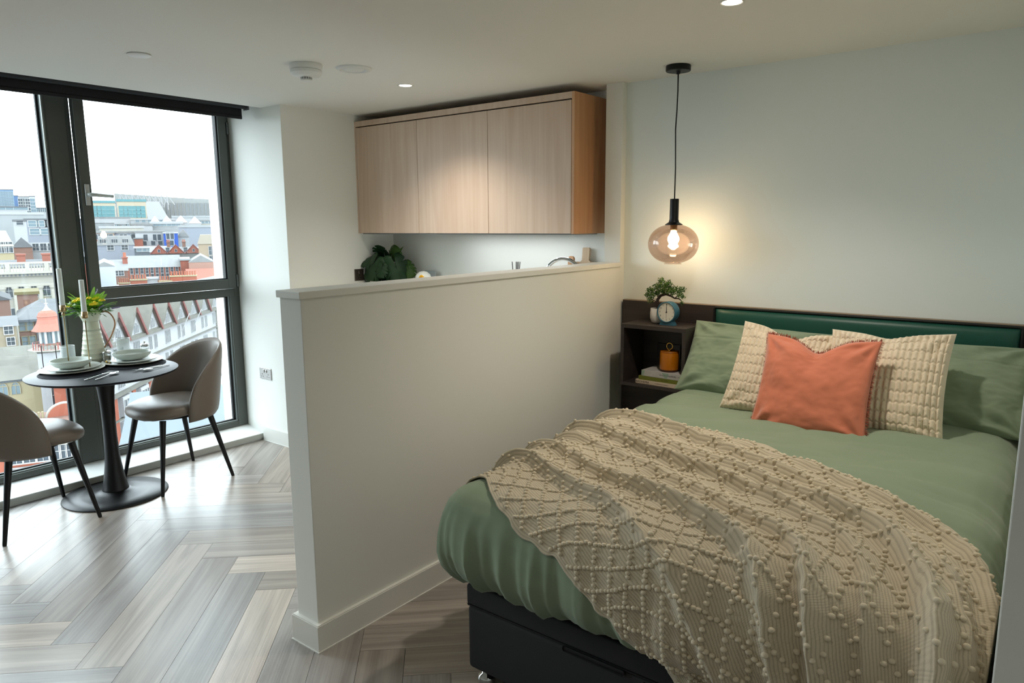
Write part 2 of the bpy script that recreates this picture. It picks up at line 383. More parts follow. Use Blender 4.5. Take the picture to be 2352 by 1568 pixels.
# ------------------------------------------------------------------ ceiling fittings
EM = mat('lamp_lens', (255, 250, 240), 0.5, emis=(1.0, 0.93, 0.8), estr=9)
for (x, y), e, lb in DOWNLIGHTS:
    if y < 1: continue
    d = thing('downlight', lb, 'ceiling light', (x, y, CZ))
    MB().lathe([(0.036, 0.004), (0.036, -0.001), (0.045, -0.004), (0.047, -0.0002), (0.047, 0.001)], n=36).obj('bezel', TRIMW, d, smooth=True)
    MB().lathe([(0, -0.001), (0.0355, -0.001)], n=36).obj('lens', EM, d)
d = thing('smoke_detector', 'white two-tier smoke detector on the ceiling', 'smoke detector', (-3.15, 2.36, CZ))
MB().lathe([(0.08, 0), (0.082, -0.004), (0.080, -0.026), (0.075, -0.028), (0.074, -0.029)], n=40).obj('mounting_base', WHITEP, d, angle=35)
MB().lathe([(0.074, -0.028), (0.079, -0.032), (0.078, -0.044), (0.066, -0.056), (0.034, -0.063), (0.0, -0.063)], n=40).obj('cover', WHITEP, d, angle=35)
sh = MB().lathe([(0.026, -0.062), (0.026, -0.073), (0.0, -0.073)], n=30); sh.obj('sensor_ring', mat('sensor_grey', (150, 150, 152), 0.5), d)
MB().lathe([(0.028, -0.073), (0.028, -0.079), (0.02, -0.081), (0, -0.081)], n=30).obj('sensor_cap', WHITEP, d, angle=35)
for k in range(14):
    a = 2*PI*k/14; sh = MB(); sh.box(-.0015, .0015, 0.0255, 0.029, -0.073, -0.062); o = sh.obj('vent_rib', WHITEP, d); o.rotation_euler = (0, 0, a)
d = thing('air_valve', 'round white air vent valve on the ceiling beside the smoke detector', 'vent', (-3.035, 2.573, CZ))
MB().lathe([(0.092, 0), (0.092, -0.003), (0.084, -0.010), (0.066, -0.012), (0.060, -0.002), (0.060, 0.002)], n=48).obj('outer_ring', WHITEP, d, smooth=True)
MB().lathe([(0.0, -0.012), (0.045, -0.011), (0.054, -0.006), (0.055, 0.0)], n=48).obj('valve_disc', WHITEP, d, smooth=True)
d = thing('blank_plate', 'plain white round cover plate on the ceiling above the window', 'cover plate', (-3.571, 1.728, CZ))
MB().lathe([(0.052, -0.002), (0.052, -0.005), (0.046, -0.008), (0, -0.009)], n=40).obj('plate', WHITEP, d, angle=40)
MB().lathe([(0.046, 0.0), (0.046, -0.003)], n=40).obj('shadow_ring', mat('shadow_grey', (120, 122, 120), 0.6), d)  # thin shadow gap behind the plate, put in as a grey ring

# pendant
PX, PY_, PZ = -1.70, 3.60, 1.49
d = thing('pendant_lamp', 'pendant lamp with a smoky glass globe and lit bulb on a black cord', 'pendant lamp', (PX, PY_, CZ))
MB().lathe([(0, 0), (0.062, 0), (0.064, -0.003), (0.064, -0.026), (0.061, -0.029), (0.012, -0.029), (0.010, -0.042), (0, -0.042)], n=40).obj('canopy', BLACKM, d, angle=35)
zc = PZ-CZ
sh = MB(); sh.tube([(0, 0, -0.03), (0.001, 0, -0.12), (-0.001, 0, -0.22), (-0.006, 0, -0.32), (-0.003, 0, -0.42), (0, 0, -0.52), (0, 0, zc+0.235)], 0.0035, 8); sh.obj('cord', BLACKM, d, smooth=True)
MB().lathe([(0, zc+.238), (0.022, zc+.238), (0.0235, zc+.234), (0.0235, zc+.130), (0.028, zc+.115), (0.046, zc+.104), (0.046, zc+.100), (0, zc+.100)], n=36).obj('lamp_holder', BLACKM, d, angle=40)
gp = []
for k in range(25):
    t = k/24; a = math.radians(70-148*t); gp.append((0.134*math.cos(a)**0.85 if abs(a) < PI/2 else 0, zc+0.104*math.sin(a)))
gp = [(0.046, zc+0.1)] + gp[0:1] + gp[1:] + [(0.047, zc-0.105), (0.047, zc-0.108)]
MB().lathe(gp, n=56).obj('glass_globe', thin_glass('smoky_glass', (0.86, 0.74, 0.68), 0.09), d, smooth=True)
MB().lathe([(0, zc+.10), (0.019, zc+.10), (0.019, zc+.075), (0.014, zc+.07), (0, zc+.07)], n=24).obj('socket', mat('socket_brown', (120, 90, 60), 0.4, metal=0.6), d)
MB().lathe([(0.013, zc+.075), (0.016, zc+.06), (0.029, zc+.035), (0.030, zc+.02), (0.022, zc+.002), (0, zc-.006)], n=28).obj('bulb', mat('bulb_glow', (255, 240, 210), 0.4, emis=(1.0, 0.78, 0.45), estr=95), d, smooth=True)

# ------------------------------------------------------------------ kitchen
KX0, KX1, KF, KB = -4.287, -2.347, 3.615, 3.97
cab = thing('wall_cabinet', 'pale oak wall cabinet with three flat doors and a darker oak side', 'cabinet', (KX0, KF, 1.541))
W_ = KX1-KX0; H_ = 0.815
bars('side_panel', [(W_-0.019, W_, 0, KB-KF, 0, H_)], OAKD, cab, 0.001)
bars('side_panel', [(0.0, 0.016, 0, KB-KF, 0, H_)], OAK, cab, 0.001)
bars('top_panel', [(0.016, W_-.019, 0, KB-KF, H_-0.038, H_)], OAK, cab, 0.001)
bars('carcass', [(0.016, W_-.019, 0.022, KB-KF, 0.004, H_-0.038)], mat('carcass_dark', (40, 34, 30), 0.7), cab, 0)
bars('light_rail', [(0.02, W_-.0195, 0.03, 0.30, -0.006, 0.004)], mat('rail_grey', (120, 124, 126), 0.5), cab, 0)
xs = [0.0175, -3.638-KX0, -3.004-KX0, W_-0.0205]
for i in range(3):
    o = bars('door', [(xs[i]+0.0015 - (xs[i]+xs[i+1])/2, xs[i+1]-0.0015-(xs[i]+xs[i+1])/2, 0, 0.019, 0.002, H_-0.046)], OAK, cab, 0.0008); o.location = ((xs[i]+xs[i+1])/2, 0, 0)
bars('extractor_lens', [(0.55, 0.70, 0.1, 0.13, -0.009, -0.006)], WHITEP, cab, 0.001)
# base units, worktop, sink side
bu = thing('base_cabinet', 'kitchen base cabinets hidden behind the low partition wall', 'cabinet', (KX0, 3.40, 0))
bars('body', [(0.002, 1.985, 0.02, 0.568, 0.10, 0.885)], OAK, bu, 0)
bars('plinth', [(0.002, 1.985, 0.07, 0.55, 0.0, 0.10)], DARKW, bu, 0)
for i in range(3): bars('door', [(0.004+i*0.66, 0.655+i*0.66, 0, 0.019, 0.11, 0.88)], OAK, bu, 0.001)
wt = bars('worktop', [(KX0+.002, -2.26, 3.37, 3.968, 0.887, 0.92)], mat('worktop_white', (214, 214, 208), 0.35), None, 0.002); tag(wt, 'pale worktop running behind the low partition wall', 'worktop')
# small ledge beside the left kitchen wall (the top of a boxed pipe run)
struct(bars('trim_4', [(KX0+.001, KX0+0.10, 3.0, 3.368, 0.0, 1.150), (KX0+.001, KX0+0.10, 3.368, 3.75, 0.922, 1.150)], WALL, None, 0.002))
SOCK = mat('socket_chrome', (190, 188, 184), 0.22, metal=1)
DK = mat('socket_black', (24, 22, 22), 0.5)
def socket(loc, rz, label, w=0.146, h=0.086, double=True, m=None):
    """faces -Y before the turn"""
    s = thing('wall_socket', label, 'socket', loc, (0, 0, rz)); m = m or SOCK
    sh = MB(); sh.box(-w/2, w/2, -0.006, 0, -h/2, h/2, 0.002); sh.obj('face_plate', m, s)
    for sx in ((-1, 1) if double else (0,)):
        cx_ = sx*0.036
        for (dx, dz, ww, hh) in ((0, -0.004, 0.004, 0.009), (-0.011, -0.022, 0.007, 0.004), (0.011, -0.022, 0.007, 0.004)):
            sh = MB(); sh.box(cx_+dx-ww/2, cx_+dx+ww/2, -0.0068, -0.003, dz-hh/2, dz+hh/2); sh.obj('pin_hole', DK, s)
        sh = MB(); sh.box(cx_*0.42-0.006, cx_*0.42+0.006, -0.0105, -0.003, 0.008, 0.030, 0.0015); sh.obj('switch', m, s)
    return s
socket((-4.65, 2.9845, 0.518), 0, 'chrome double wall socket low on the white pier beside the window')
socket((-4.2865, 3.602, 1.228), PI/2, 'dark metal single switched socket on the kitchen side wall left of the monstera', 0.088, 0.088, False, mat('brushed_bronze', (120, 108, 100), 0.3, metal=0.9))
socket((-4.165, 3.9695, 1.190), 0, 'dark metal double socket behind the monstera', m=MATS['brushed_bronze'])

# monstera
pl = thing('potted_monstera', 'dark green monstera plant in a cream pot on the kitchen worktop', 'plant', (-4.15, 3.74, 0.92))
POTW = mat('pot_cream', (206, 204, 190), 0.5)
MB().lathe([(0, 0), (0.085, 0), (0.10, 0.02), (0.118, 0.25), (0.118, 0.262), (0.111, 0.262), (0.108, 0.24), (0, 0.24)], n=40).obj('pot', POTW, pl, angle=40)
MB().lathe([(0, 0.246), (0.109, 0.243)], n=30).obj('soil', mat('soil', (30, 24, 20), 0.9), pl)
LEAF = mat('monstera_leaf', (34, 62, 36), 0.42, noise_amt=0.2, nscale=12, spec=0.4)
LEAF2 = mat('monstera_young', (62, 96, 34), 0.45, noise_amt=0.15, nscale=12)
SRt, SCam = Vector((.79, .61, 0)), Vector((.61, -.79, .0))
def mpos(px, py, dep=0.0): return SRt*((px-886)*.00335) + Vector((0, 0, 0.26+(645-py)*.00335)) + SCam*dep
def monstera_leaf(w, l, m, base, tip, dep, face, cuts=(0.24, 0.38, 0.52, 0.66)):
    """heart shaped blade with slits; grows from base towards tip (picture-plane hints turned into space), facing FACE"""
    b = mpos(base[0], base[1], dep); d = (mpos(tip[0], tip[1], dep+0.03)-b).normalized(); nrm = (face-d*face.dot(d)).normalized(); sd = d.cross(nrm)
    rim = []; n = 123
    for i in range(n):
        t = -1+2*i/(n-1); a = PI*t*0.95
        x = math.sin(a)*w/2*(1.05+0.18*math.cos(a)); y = l*(0.36+0.64*math.cos(a)) if abs(t) < .86 else l*(0.36+0.64*math.cos(a))+l*.16*(abs(t)-.86)/.14
        s_ = 1.0
        for c in cuts:
            q = abs(abs(t)-c)
            if q < 0.022: s_ = min(s_, 0.55+0.45*q/0.022)
        rim.append((x*s_, l*.34+(y-l*.34)*s_))
    rows = []
    for k in range(8):
        f = k/7; row = []
        for x, y in rim:
            X = x*f; Y = l*.34+(y-l*.34)*f
            z = -0.9*X*X/w-0.35*max(0, Y)**2/l + 0.0035*math.cos(abs(Y)/l*22)*f
            row.append(b+sd*X+d*Y+nrm*z)
        rows.append(row)
    o = MB().grid(rows).obj('leaf', m, pl, smooth=True); o.modifiers.new('thick', 'SOLIDIFY').thickness = 0.0012
    sh = MB(); sh.tube([(b.x*.1, b.y*.1, 0.24), (b.x*.55, b.y*.5, 0.24+(b.z-.24)*.6), b, b+d*l*.5], [0.0042, 0.0038, 0.003, 0.0012], 8); sh.obj('stem', mat('stem_dark', (26, 40, 28), 0.5), pl, smooth=True)
F1 = SCam*.75+Vector((0, 0, .65)); F2 = SCam*.9+Vector((0, 0, .2)); F3 = SCam*.35+Vector((0, 0, .9))
for a_ in [(.20, .20, LEAF, (873, 592), (842, 632), .05, F1+SRt*-.25), (.22, .19, LEAF, (910, 592), (926, 640), .06, F1+SRt*.15), (.13, .13, LEAF2, (862, 612), (857, 646), .0, F2),
           (.19, .14, LEAF2, (918, 610), (924, 644), .0, F2), (.10, .11, LEAF, (888, 606), (880, 634), .09, F2), (.17, .15, LEAF, (872, 588), (843, 592), -.03, F3), (.12, .10, LEAF2, (900, 594), (908, 575), -.02, F1),
           (.12, .12, LEAF2, (935, 604), (950, 630), -.01, F2+SRt*.4), (.14, .13, LEAF, (885, 592), (884, 575), -.08, F3)]: monstera_leaf(*a_)
p0 = mpos(914, 600, -.02); p1 = mpos(918, 578, -.02); p2 = mpos(931, 568, -.02)
rows = []
for i in range(13):
    t = i/12; c = p0*(1-t)**2+p1*2*t*(1-t)+p2*t*t; wd = 0.013*math.sin(PI*min(1, .25+t*.75))
    rows.append([c+SRt*(wd*s_)*(1-.4*t)+Vector((0, 0, -wd*s_*t))+SCam*(0.006*abs(s_)) for s_ in (-1, -.5, 0, .5, 1)])
sh = MB(); sh.grid(rows)
o = sh.obj('unfurling_leaf', LEAF2, pl, smooth=True); o.modifiers.new('thick', 'SOLIDIFY').thickness = 0.002

# egg ornament with yellow flower, small box appliance, reed diffuser, tap, boards
d = thing('egg_ornament', 'white egg shaped ornament with a yellow flower on its side', 'ornament', (-3.745, 3.75, 0.92))
MB().lathe([(0, 0), (0.05, 0), (0.06, 0.05), (0.068, 0.22), (0.066, 0.27), (0.052, 0.32), (0.028, 0.342), (0, 0.347)], n=36).obj('body', CERAMIC, d, smooth=True)
YEL = mat('yellow_petal', (236, 178, 30), 0.6)
sh = MB()
for k in range(9):
    a = 2*PI*k/9; sh.ico((0.045+0.019*math.cos(a), -0.062, 0.296+0.019*math.sin(a)), 0.011, 1, (1, .6, 1))
sh.ico((0.045, -0.066, 0.296), 0.010, 1); sh.obj('flower', YEL, d, smooth=True)
d = thing('glass_board', 'pale grey glossy upright panel leaning on the kitchen wall behind the egg ornament', 'panel', (-3.855, 3.90, 0.922), (math.radians(-5), 0, 0))
sh = MB(); sh.box(-0.05, 0.065, -0.004, 0.004, 0, 0.335, 0.003); sh.obj('panel', mat('pale_panel', (168, 176, 178), 0.15), d)
d = thing('reed_diffuser', 'reed diffuser with black sticks on the kitchen worktop', 'diffuser', (-2.884, 3.75, 0.92))
MB().lathe([(0, 0), (0.034, 0), (0.036, 0.004), (0.036, 0.085), (0.014, 0.10), (0.014, 0.125), (0.011, 0.125), (0.011, 0.1), (0, .1)], n=30).obj('bottle', mat('amber_glass', (60, 36, 20), 0.15), d, angle=40)
for a, b in ((-0.031, -.003), (0.0, 0.0), (0.012, 0.01), (0.019, -0.012), (0.029, 0.004)):
    sh = MB(); sh.tube([(a*-0.05, b*-.5, 0.02), (a, b, 0.437)], 0.0028, 6); sh.obj('stick', DK, d)
d = thing('kitchen_tap', 'chrome arched kitchen tap rising above the partition', 'tap', (-2.612, 3.70, 0.92))
MB().lathe([(0, 0), (0.026, 0), (0.026, 0.004), (0.016, 0.01), (0.016, 0.05), (0, 0.05)], n=28).obj('tap_base', CHROME, d, angle=40)
pts = [(0, 0, 0.04), (0, 0, 0.2), (0, 0, 0.355)]
for k in range(1, 19): a = PI*k/18*1.05; pts.append((0.112-0.112*math.cos(a), 0.03-0.03*math.cos(a), 0.355+0.112*math.sin(a)))
sh = MB(); sh.tube(pts, 0.0125, 16); sh.obj('spout', CHROME, d, smooth=True)
sh = MB(); sh.tube([(0.015, 0, 0.03), (0.06, -0.01, 0.05)], 0.006, 10); sh.obj('lever', CHROME, d, smooth=True)
BW = wood('board_wood', (176, 148, 118), (206, 184, 156), 1.5, 0.6); BW2 = wood('board_wood_dark', (158, 116, 82), (186, 142, 104), 1.5, 0.6)
def board(name, label, loc, tilt, w, h, hw, hh, m, th=0.018, shift=0.0, roundtop=False):
    d = thing(name, label, 'chopping board', loc, (math.radians(-tilt), 0, 0))
    pts = [(-w/2, 0, 0), (w/2, 0, 0)]
    for k in range(7): a = (PI/2)*k/6; pts.append((w/2-0.03+0.03*math.cos(a), 0, h-0.03+0.03*math.sin(a)))
    pts += [(hw/2+shift+0.012, 0, h), (hw/2+shift, 0, h+0.012)]
    rr = hw/2 if roundtop else 0.009
    for k in range(9): a = (PI/2)*k/8; pts.append((shift+hw/2-rr+rr*math.cos(a), 0, h+hh-rr+rr*math.sin(a)))
    for k in range(9): a = PI/2+(PI/2)*k/8; pts.append((shift-hw/2+rr+rr*math.cos(a), 0, h+hh-rr+rr*math.sin(a)))
    pts += [(-hw/2+shift, 0, h+0.012), (-hw/2+shift-0.012, 0, h)]
    for k in range(7): a = PI/2+(PI/2)*k/6; pts.append((-w/2+0.03+0.03*math.cos(a), 0, h-0.03+0.03*math.sin(a)))
    MB().poly(pts, (0, -th, 0)).obj('blade', m, d)
    return d
board('chopping_board', 'pale wooden chopping board with a square handle, propped against the kitchen wall', (-2.455, 3.905, 0.922), 5, 0.23, 0.437, 0.052, 0.092, BW, shift=-0.004)
d = board('paddle_board', 'small reddish wooden paddle board with a round drilled handle, in front of the pale one', (-2.545, 3.865, 0.922), 5, 0.10, 0.39, 0.042, 0.085, BW2, roundtop=True)
sh = MB(); sh.tube([(0, -0.0183, 0.448), (0, -0.0195, 0.448)], 0.006, 14); sh.obj('hanging_hole', DK, d)
sh = MB(); pts = [(0.0+0.06*t, -0.022-0.006*math.sin(9*t), 0.45-0.05*math.sin(PI*t*0.9)+0.006*math.sin(25*t)) for t in [i/16 for i in range(17)]]
sh.tube(pts, 0.004, 6); sh.obj('string', mat('twine', (170, 130, 86), 0.9), d, smooth=True)

# ------------------------------------------------------------------ bedside
HB = 3.800
d = thing('headboard', 'dark wood-effect wall panel with a padded green vinyl insert behind the bed', 'headboard', (-2.112, HB, 0))
bars('backing_panel', [(0, 2.066, 0, 0.036, 0.0, 1.146)], DARKW, d, 0.001)
bars('top_edge', [(0, 2.066, -0.001, 0.036, 1.1465, 1.150)], mat('edge_lit_tint', (150, 132, 112), 0.5), d, 0)  # light caught by the top edge, put in as a paler strip
x0, x1, z0, z1 = 0.578, 1.975, 0.45, 1.140
def pad(x0, x1, z0, z1, d_, nb=14):
    rows = []
    for j in range(nb+1):
        v = j/nb
        row = []
        for i in range(41):
            u_2 = i/40; e = min(min(u_2, 1-u_2)*(x1-x0), min(v, 1-v)*(z1-z0))
            h = 1-math.exp(-e/0.022)
            row.append((x0+(x1-x0)*u_2, -0.012-d_*h, z0+(z1-z0)*v))
        rows.append(row)
    return MB().grid(rows)
# denser near the rim
def padgrid(x0, x1, z0, z1, dep):
    us = [0, .004, .009, .016, .026, .04, .06] + [0.06+(x1-x0-0.12)*k/14 for k in range(1, 14)] + [x1-x0-q for q in (.06, .04, .026, .016, .009, .004, 0)]
    vs_ = [0, .004, .009, .016, .026, .04, .06] + [0.06+(z1-z0-0.12)*k/8 for k in range(1, 8)] + [z1-z0-q for q in (.06, .04, .026, .016, .009, .004, 0)]
    rows = []
    for v in vs_:
        row = []
        for u2 in us:
            e = min(u2, x1-x0-u2); f = min(v, z1-z0-v)
            h = (1-math.exp(-e/0.014))*(1-math.exp(-f/0.014))
            row.append((x0+u2, -0.004-dep*h, z0+v))
        rows.append(row)
    return MB().grid(rows)
padgrid(x0+.007, x1-.007, z0+.007, z1-.007, 0.026).obj('padded_panel', GREENV, d, smooth=True)
sh = MB()
rr = 0.012; pts = []
for cx_, cz_, a0 in ((x1-rr, z1-rr, 0), (x0+rr, z1-rr, PI/2), (x0+rr, z0+rr, PI), (x1-rr, z0+rr, 1.5*PI)):
    for k in range(5): a = a0+PI/2*k/4; pts.append((cx_+rr*math.cos(a), -0.006, cz_+rr*math.sin(a)))
pts.append(pts[0]); sh.tube(pts, 0.0065, 8, cap=False); sh.obj('piping', PIPE, d, smooth=True)

NX0, NX1, NF, NB = -1.985, -1.592, 3.555, 3.799
ns = thing('nightstand', 'dark wood-effect open bedside box fixed to the headboard panel', 'nightstand', (NX0, NF, 0.687))
w0 = NX1-NX0; dd = NB-NF; hh = 1.040-0.687
bars('top_panel', [(0, w0, 0, dd, hh-0.022, hh)], DARKW, ns, 0.0008); bars('bottom_panel', [(0, w0, 0, dd, 0, 0.018)], DARKW, ns, 0.0008)
bars('side_panel', [(0, 0.02, 0, dd, 0.018, hh-.022)], DARKW, ns, 0.0008); bars('side_panel', [(w0-.02, w0, 0, dd, 0.018, hh-.022)], DARKW, ns, 0.0008)
DSOCK = mat('socket_dark', (44, 44, 46), 0.35, metal=0.6)
socket((-1.80, 3.799, 0.865), 0, 'dark double wall socket inside the bedside box, left of the candle', m=DSOCK)
socket((-1.655, 3.799, 0.865), 0, 'dark wall socket inside the bedside box, right of the candle', 0.088, 0.088, False, m=DSOCK)
# books
def book(name, label, loc, rz, w, dp, th, cov, parts_text, page=(210, 200, 180), tcol=(60, 60, 60)):
    b = thing(name, label, 'book', loc, (0, 0, rz))
    sh = MB(); sh.box(0.001, w, 0, dp, 0, 0.0022, .0005).box(0.001, w, 0, dp, th-0.0022, th, .0005).box(0, w, -0.001, 0.002, 0, th, 0.0008)
    sh.obj('cover', cov, b)
    sh = MB(); sh.box(0.004, w-0.004, 0.002, dp-0.004, 0.0023, th-0.0023); sh.obj('pages', mat('pages', page, 0.8), b)
    for (s, size, x, col) in parts_text:
        text(s, size, mat('ink_%d_%d_%d' % col, col, 0.6), b, (x, -0.0014, th/2), (PI/2, 0, 0))
    return b
BZ = 0.687+0.0185
book('cookbook', 'cream book at the bottom of the bedside stack', (-1.895, 3.575, BZ), math.radians(-3), 0.290, 0.20, 0.022, mat('book_cream', (196, 178, 156), 0.6), [('BAOHEMIA', 0.017, 0.045, (60, 48, 44)), ('RECIPES FOR SLOW EVENINGS', 0.006, 0.165, (120, 100, 90))])
book('paperback', 'olive green book in the middle of the bedside stack', (-1.878, 3.577, BZ+0.0225), math.radians(-2), 0.275, 0.19, 0.022, mat('book_olive', (104, 108, 34), 0.6), [('TASCHEN', 0.012, 0.16, (74, 78, 26)), ('10', 0.014, 0.26, (60, 64, 26))])
B3 = mat('book_grey', (176, 172, 168), 0.5, noise_amt=0.12, nscale=25)
b3 = book('hardback', 'pale grey book on top of the bedside stack, under the candle', (-1.862, 3.580, BZ+0.0452), math.radians(-3), 0.262, 0.185, 0.033, B3, [('STACEY SOLOMON', 0.0115, 0.165, (84, 84, 84)), ('TAP', 0.011, 0.238, (84, 84, 84))])
sh = MB(); sh.poly([(0.148, -0.0012, 0.004), (0.162, -0.0012, 0.004), (0.172, -0.0012, 0.031), (0.128, -0.0012, 0.031)], (0, -0.0004, 0)).poly([(0.002, -0.0012, 0.003), (0.014, -0.0012, 0.003), (0.022, -0.0012, 0.031), (0.002, -0.0012, 0.031)], (0, -0.0004, 0)); sh.obj('spine_pattern', mat('sage_print', (140, 160, 140), 0.6), b3)
cz0 = BZ+0.0452+0.0334
d = thing('candle_jar', 'amber lidded candle jar with a brass ring handle, on the bedside books', 'candle', (-1.722, 3.640, cz0))
MB().lathe([(0, 0), (0.051, 0), (0.053, 0.004), (0.0535, 0.010), (0.051, 0.012)], n=40).obj('base', mat('amber_base', (60, 30, 12), 0.4), d, angle=40)
MB().lathe([(0, 0.010), (0.051, 0.010), (0.053, 0.014), (0.053, 0.104), (0.050, 0.106), (0, 0.106)], n=40).obj('jar', mat('amber_jar', (190, 110, 12), 0.3, coat=0.3), d, angle=40)
MB().lathe([(0, 0.106), (0.051, 0.106), (0.052, 0.109), (0.050, 0.113), (0, 0.114)], n=40).obj('lid', mat('amber_lid', (150, 84, 14), 0.35), d, angle=40)
sh = MB(); sh.lathe([(0, 0.112), (0.010, 0.112), (0.007, 0.116), (0.004, 0.122), (0, 0.122)], n=16)
sh.tube([(0.018*math.cos(a), 0, 0.139+0.018*math.sin(a)) for a in [2*PI*k/28+PI*1.35 for k in range(27)]], 0.0036, 8)
sh.ico((0.018*math.cos(PI*1.3), 0, 0.139+0.018*math.sin(PI*1.3)), 0.006, 2); sh.ico((-0.004, -0.004, 0.121), 0.006, 2); sh.obj('ring_handle', GOLD, d, smooth=True)

# bonsai
bt = thing('bonsai', 'small artificial bonsai with dense green foliage in a white round pot', 'plant', (-1.822, 3.690, 1.0405))
MB().lathe([(0, 0), (0.026, 0), (0.038, 0.008), (0.045, 0.030), (0.0455, 0.055), (0.043, 0.085), (0.0395, 0.085), (0.0395, 0.072), (0, 0.072)], n=40).obj('pot', mat('pot_white', (214, 208, 200), 0.5), bt, angle=50)
MB().lathe([(0, 0.078), (0.040, 0.074)], n=24).obj('soil', MATS['soil'], bt)
BARK = mat('bark', (44, 32, 24), 0.8, bump=0.4, bscale=200)
trk = [(0.008, 0, 0.07), (-0.006, -.004, 0.105), (-0.004, -.004, 0.135), (0.014, 0, 0.158), (0.045, 0.0, 0.166), (0.075, 0, 0.158), (0.098, 0.0, 0.146), (0.125, 0.0, 0.146)]
sh = MB(); sh.tube(trk, [0.010, 0.009, 0.009, 0.008, 0.0065, 0.0055, 0.004, 0.003], 10)
for a, b in (((-0.006, -.004, .11), (-0.045, -.01, 0.135)), ((0.0, -.004, .14), (-0.03, 0, 0.185)), ((0.03, 0, .163), (0.03, 0.01, 0.21)), ((0.07, 0, .158), (0.08, 0.01, 0.20)), ((0.1, 0, .147), (0.13, 0.0, 0.18)), ((0.12, 0, .146), (0.14, 0.0, 0.12))): sh.tube([a, tuple((p+q)/2+0.004 for p, q in zip(a, b)), b], [0.0035, 0.0025, 0.0015], 6)
sh.obj('trunk', BARK, bt, smooth=True)
LG = mat('bonsai_leaf', (48, 88, 30), 0.5, noise_amt=0.35, nscale=60); LG2 = mat('bonsai_leaf_light', (96, 132, 48), 0.5)
sh = MB(); sh2 = MB()
blobs = [(-0.045, 0, 0.165, .036), (-0.05, 0, 0.13, .026), (-0.055, 0, 0.185, .022), (-0.015, 0, 0.19, .034), (0.02, 0, 0.205, .042), (0.012, 0, 0.245, .020), (0.055, 0, 0.20, .038), (0.08, 0, 0.185, .032), (0.062, 0, 0.232, .016), (0.11, 0, 0.19, .026), (0.14, 0, 0.195, .022), (0.13, 0, 0.165, .02), (0.148, 0, 0.155, .012), (0.142, 0, 0.122, .012), (0.0, 0, 0.165, .02), (0.03, 0, 0.175, .02), (-0.075, 0, .155, .016)]
for i in range(2100):
    b = R_.choices(blobs, weights=[q[3]**2 for q in blobs])[0]
    v = Vector((R_.gauss(0, 1), R_.gauss(0, 1), R_.gauss(0, 1))).normalized()*b[3]*R_.random()**0.4
    p = Vector((b[0], b[1], b[2]))+Vector((v.x, v.y*0.9, v.z*0.85)); t = Vector((R_.gauss(0, 1), R_.gauss(0, 1), R_.gauss(0, 1)+.5)).normalized(); s = t.orthogonal().normalized()
    l, ww = R_.uniform(.006, .010), R_.uniform(.0025, .004)
    q = sh if i % 4 else sh2
    vv = [q.bm.verts.new(x) for x in (p, p+t*l*.5+s*ww, p+t*l, p+t*l*.5-s*ww)]; q.bm.faces.new(vv)
o = sh.obj('foliage', LG, bt); o['kind'] = 'stuff'; o = sh2.obj('foliage', LG2, bt); o['kind'] = 'stuff'
# alarm clock
ck = thing('alarm_clock', 'round teal alarm clock with a white face reading twelve', 'clock', (-1.742, 3.640, 1.0405), (0, 0, math.radians(-4)))
TEAL = mat('teal_metal', (52, 98, 116), 0.4)
ry = Matrix.Rotation(PI/2, 4, 'X')   # lathe axis towards -Y
cm = Matrix.Translation((0, 0.018, 0.073)) @ ry
MB().lathe([(0, -0.022), (0.052, -0.022), (0.057, -0.018), (0.0585, -0.01), (0.0585, 0.032), (0.056, 0.036), (0.0525, 0.035), (0.0525, 0.028)], n=56, M=cm).obj('case', TEAL, ck, smooth=True)
fc = MB().lathe([(0, 0.0285), (0.0528, 0.0285)], n=48, M=cm).obj('clock_face', mat('clock_paper', (222, 214, 196), 0.6), ck)
yf = 0.018-0.0287
for k in range(12):
    a = PI/2-2*PI*(k or 12)/12
    text(str(k or 12), 0.0105, mat('clock_ink', (86, 78, 72), 0.6), fc, (0.042*math.cos(a), yf-0.0003, 0.073+0.042*math.sin(a)), (PI/2, 0, 0), 'numeral')
HAND = mat('clock_hand', (40, 34, 32), 0.5)
sh = MB(); sh.poly([(-0.0012, yf-.0012, 0.073), (0.0012, yf-.0012, 0.073), (0.0009, yf-.0012, 0.120), (-.0009, yf-.0012, 0.120)], (0, -.0006, 0)); o = sh.obj('minute_hand', HAND, ck)
sh = MB(); sh.poly([(-0.0017, yf-.001, 0.073), (0.0017, yf-.001, 0.073), (0.0013, yf-.001, 0.103), (-.0013, yf-.001, 0.103)], (0, -.0006, 0)); sh.lathe([(0, 0), (0.004, 0), (0.004, -.003), (0, -.003)], n=16, M=Matrix.Translation((0, yf-.003, 0.073)) @ ry); sh.obj('hour_hand', HAND, ck)
sh = MB(); sh.poly([(-0.0004, yf-.002, 0.08), (0.0004, yf-.002, 0.08), (0.0004, yf-.002, 0.040), (-.0004, yf-.002, 0.040)], (0, -.0003, 0)); sh.obj('alarm_hand', HAND, ck)
sh = MB(); sh.poly([(-0.044, -0.010, 0), (0.044, -0.010, 0), (0.032, -0.010, 0.024), (-0.032, -0.010, 0.024)], (0, 0.040, 0)); sh.obj('foot', TEAL, ck)

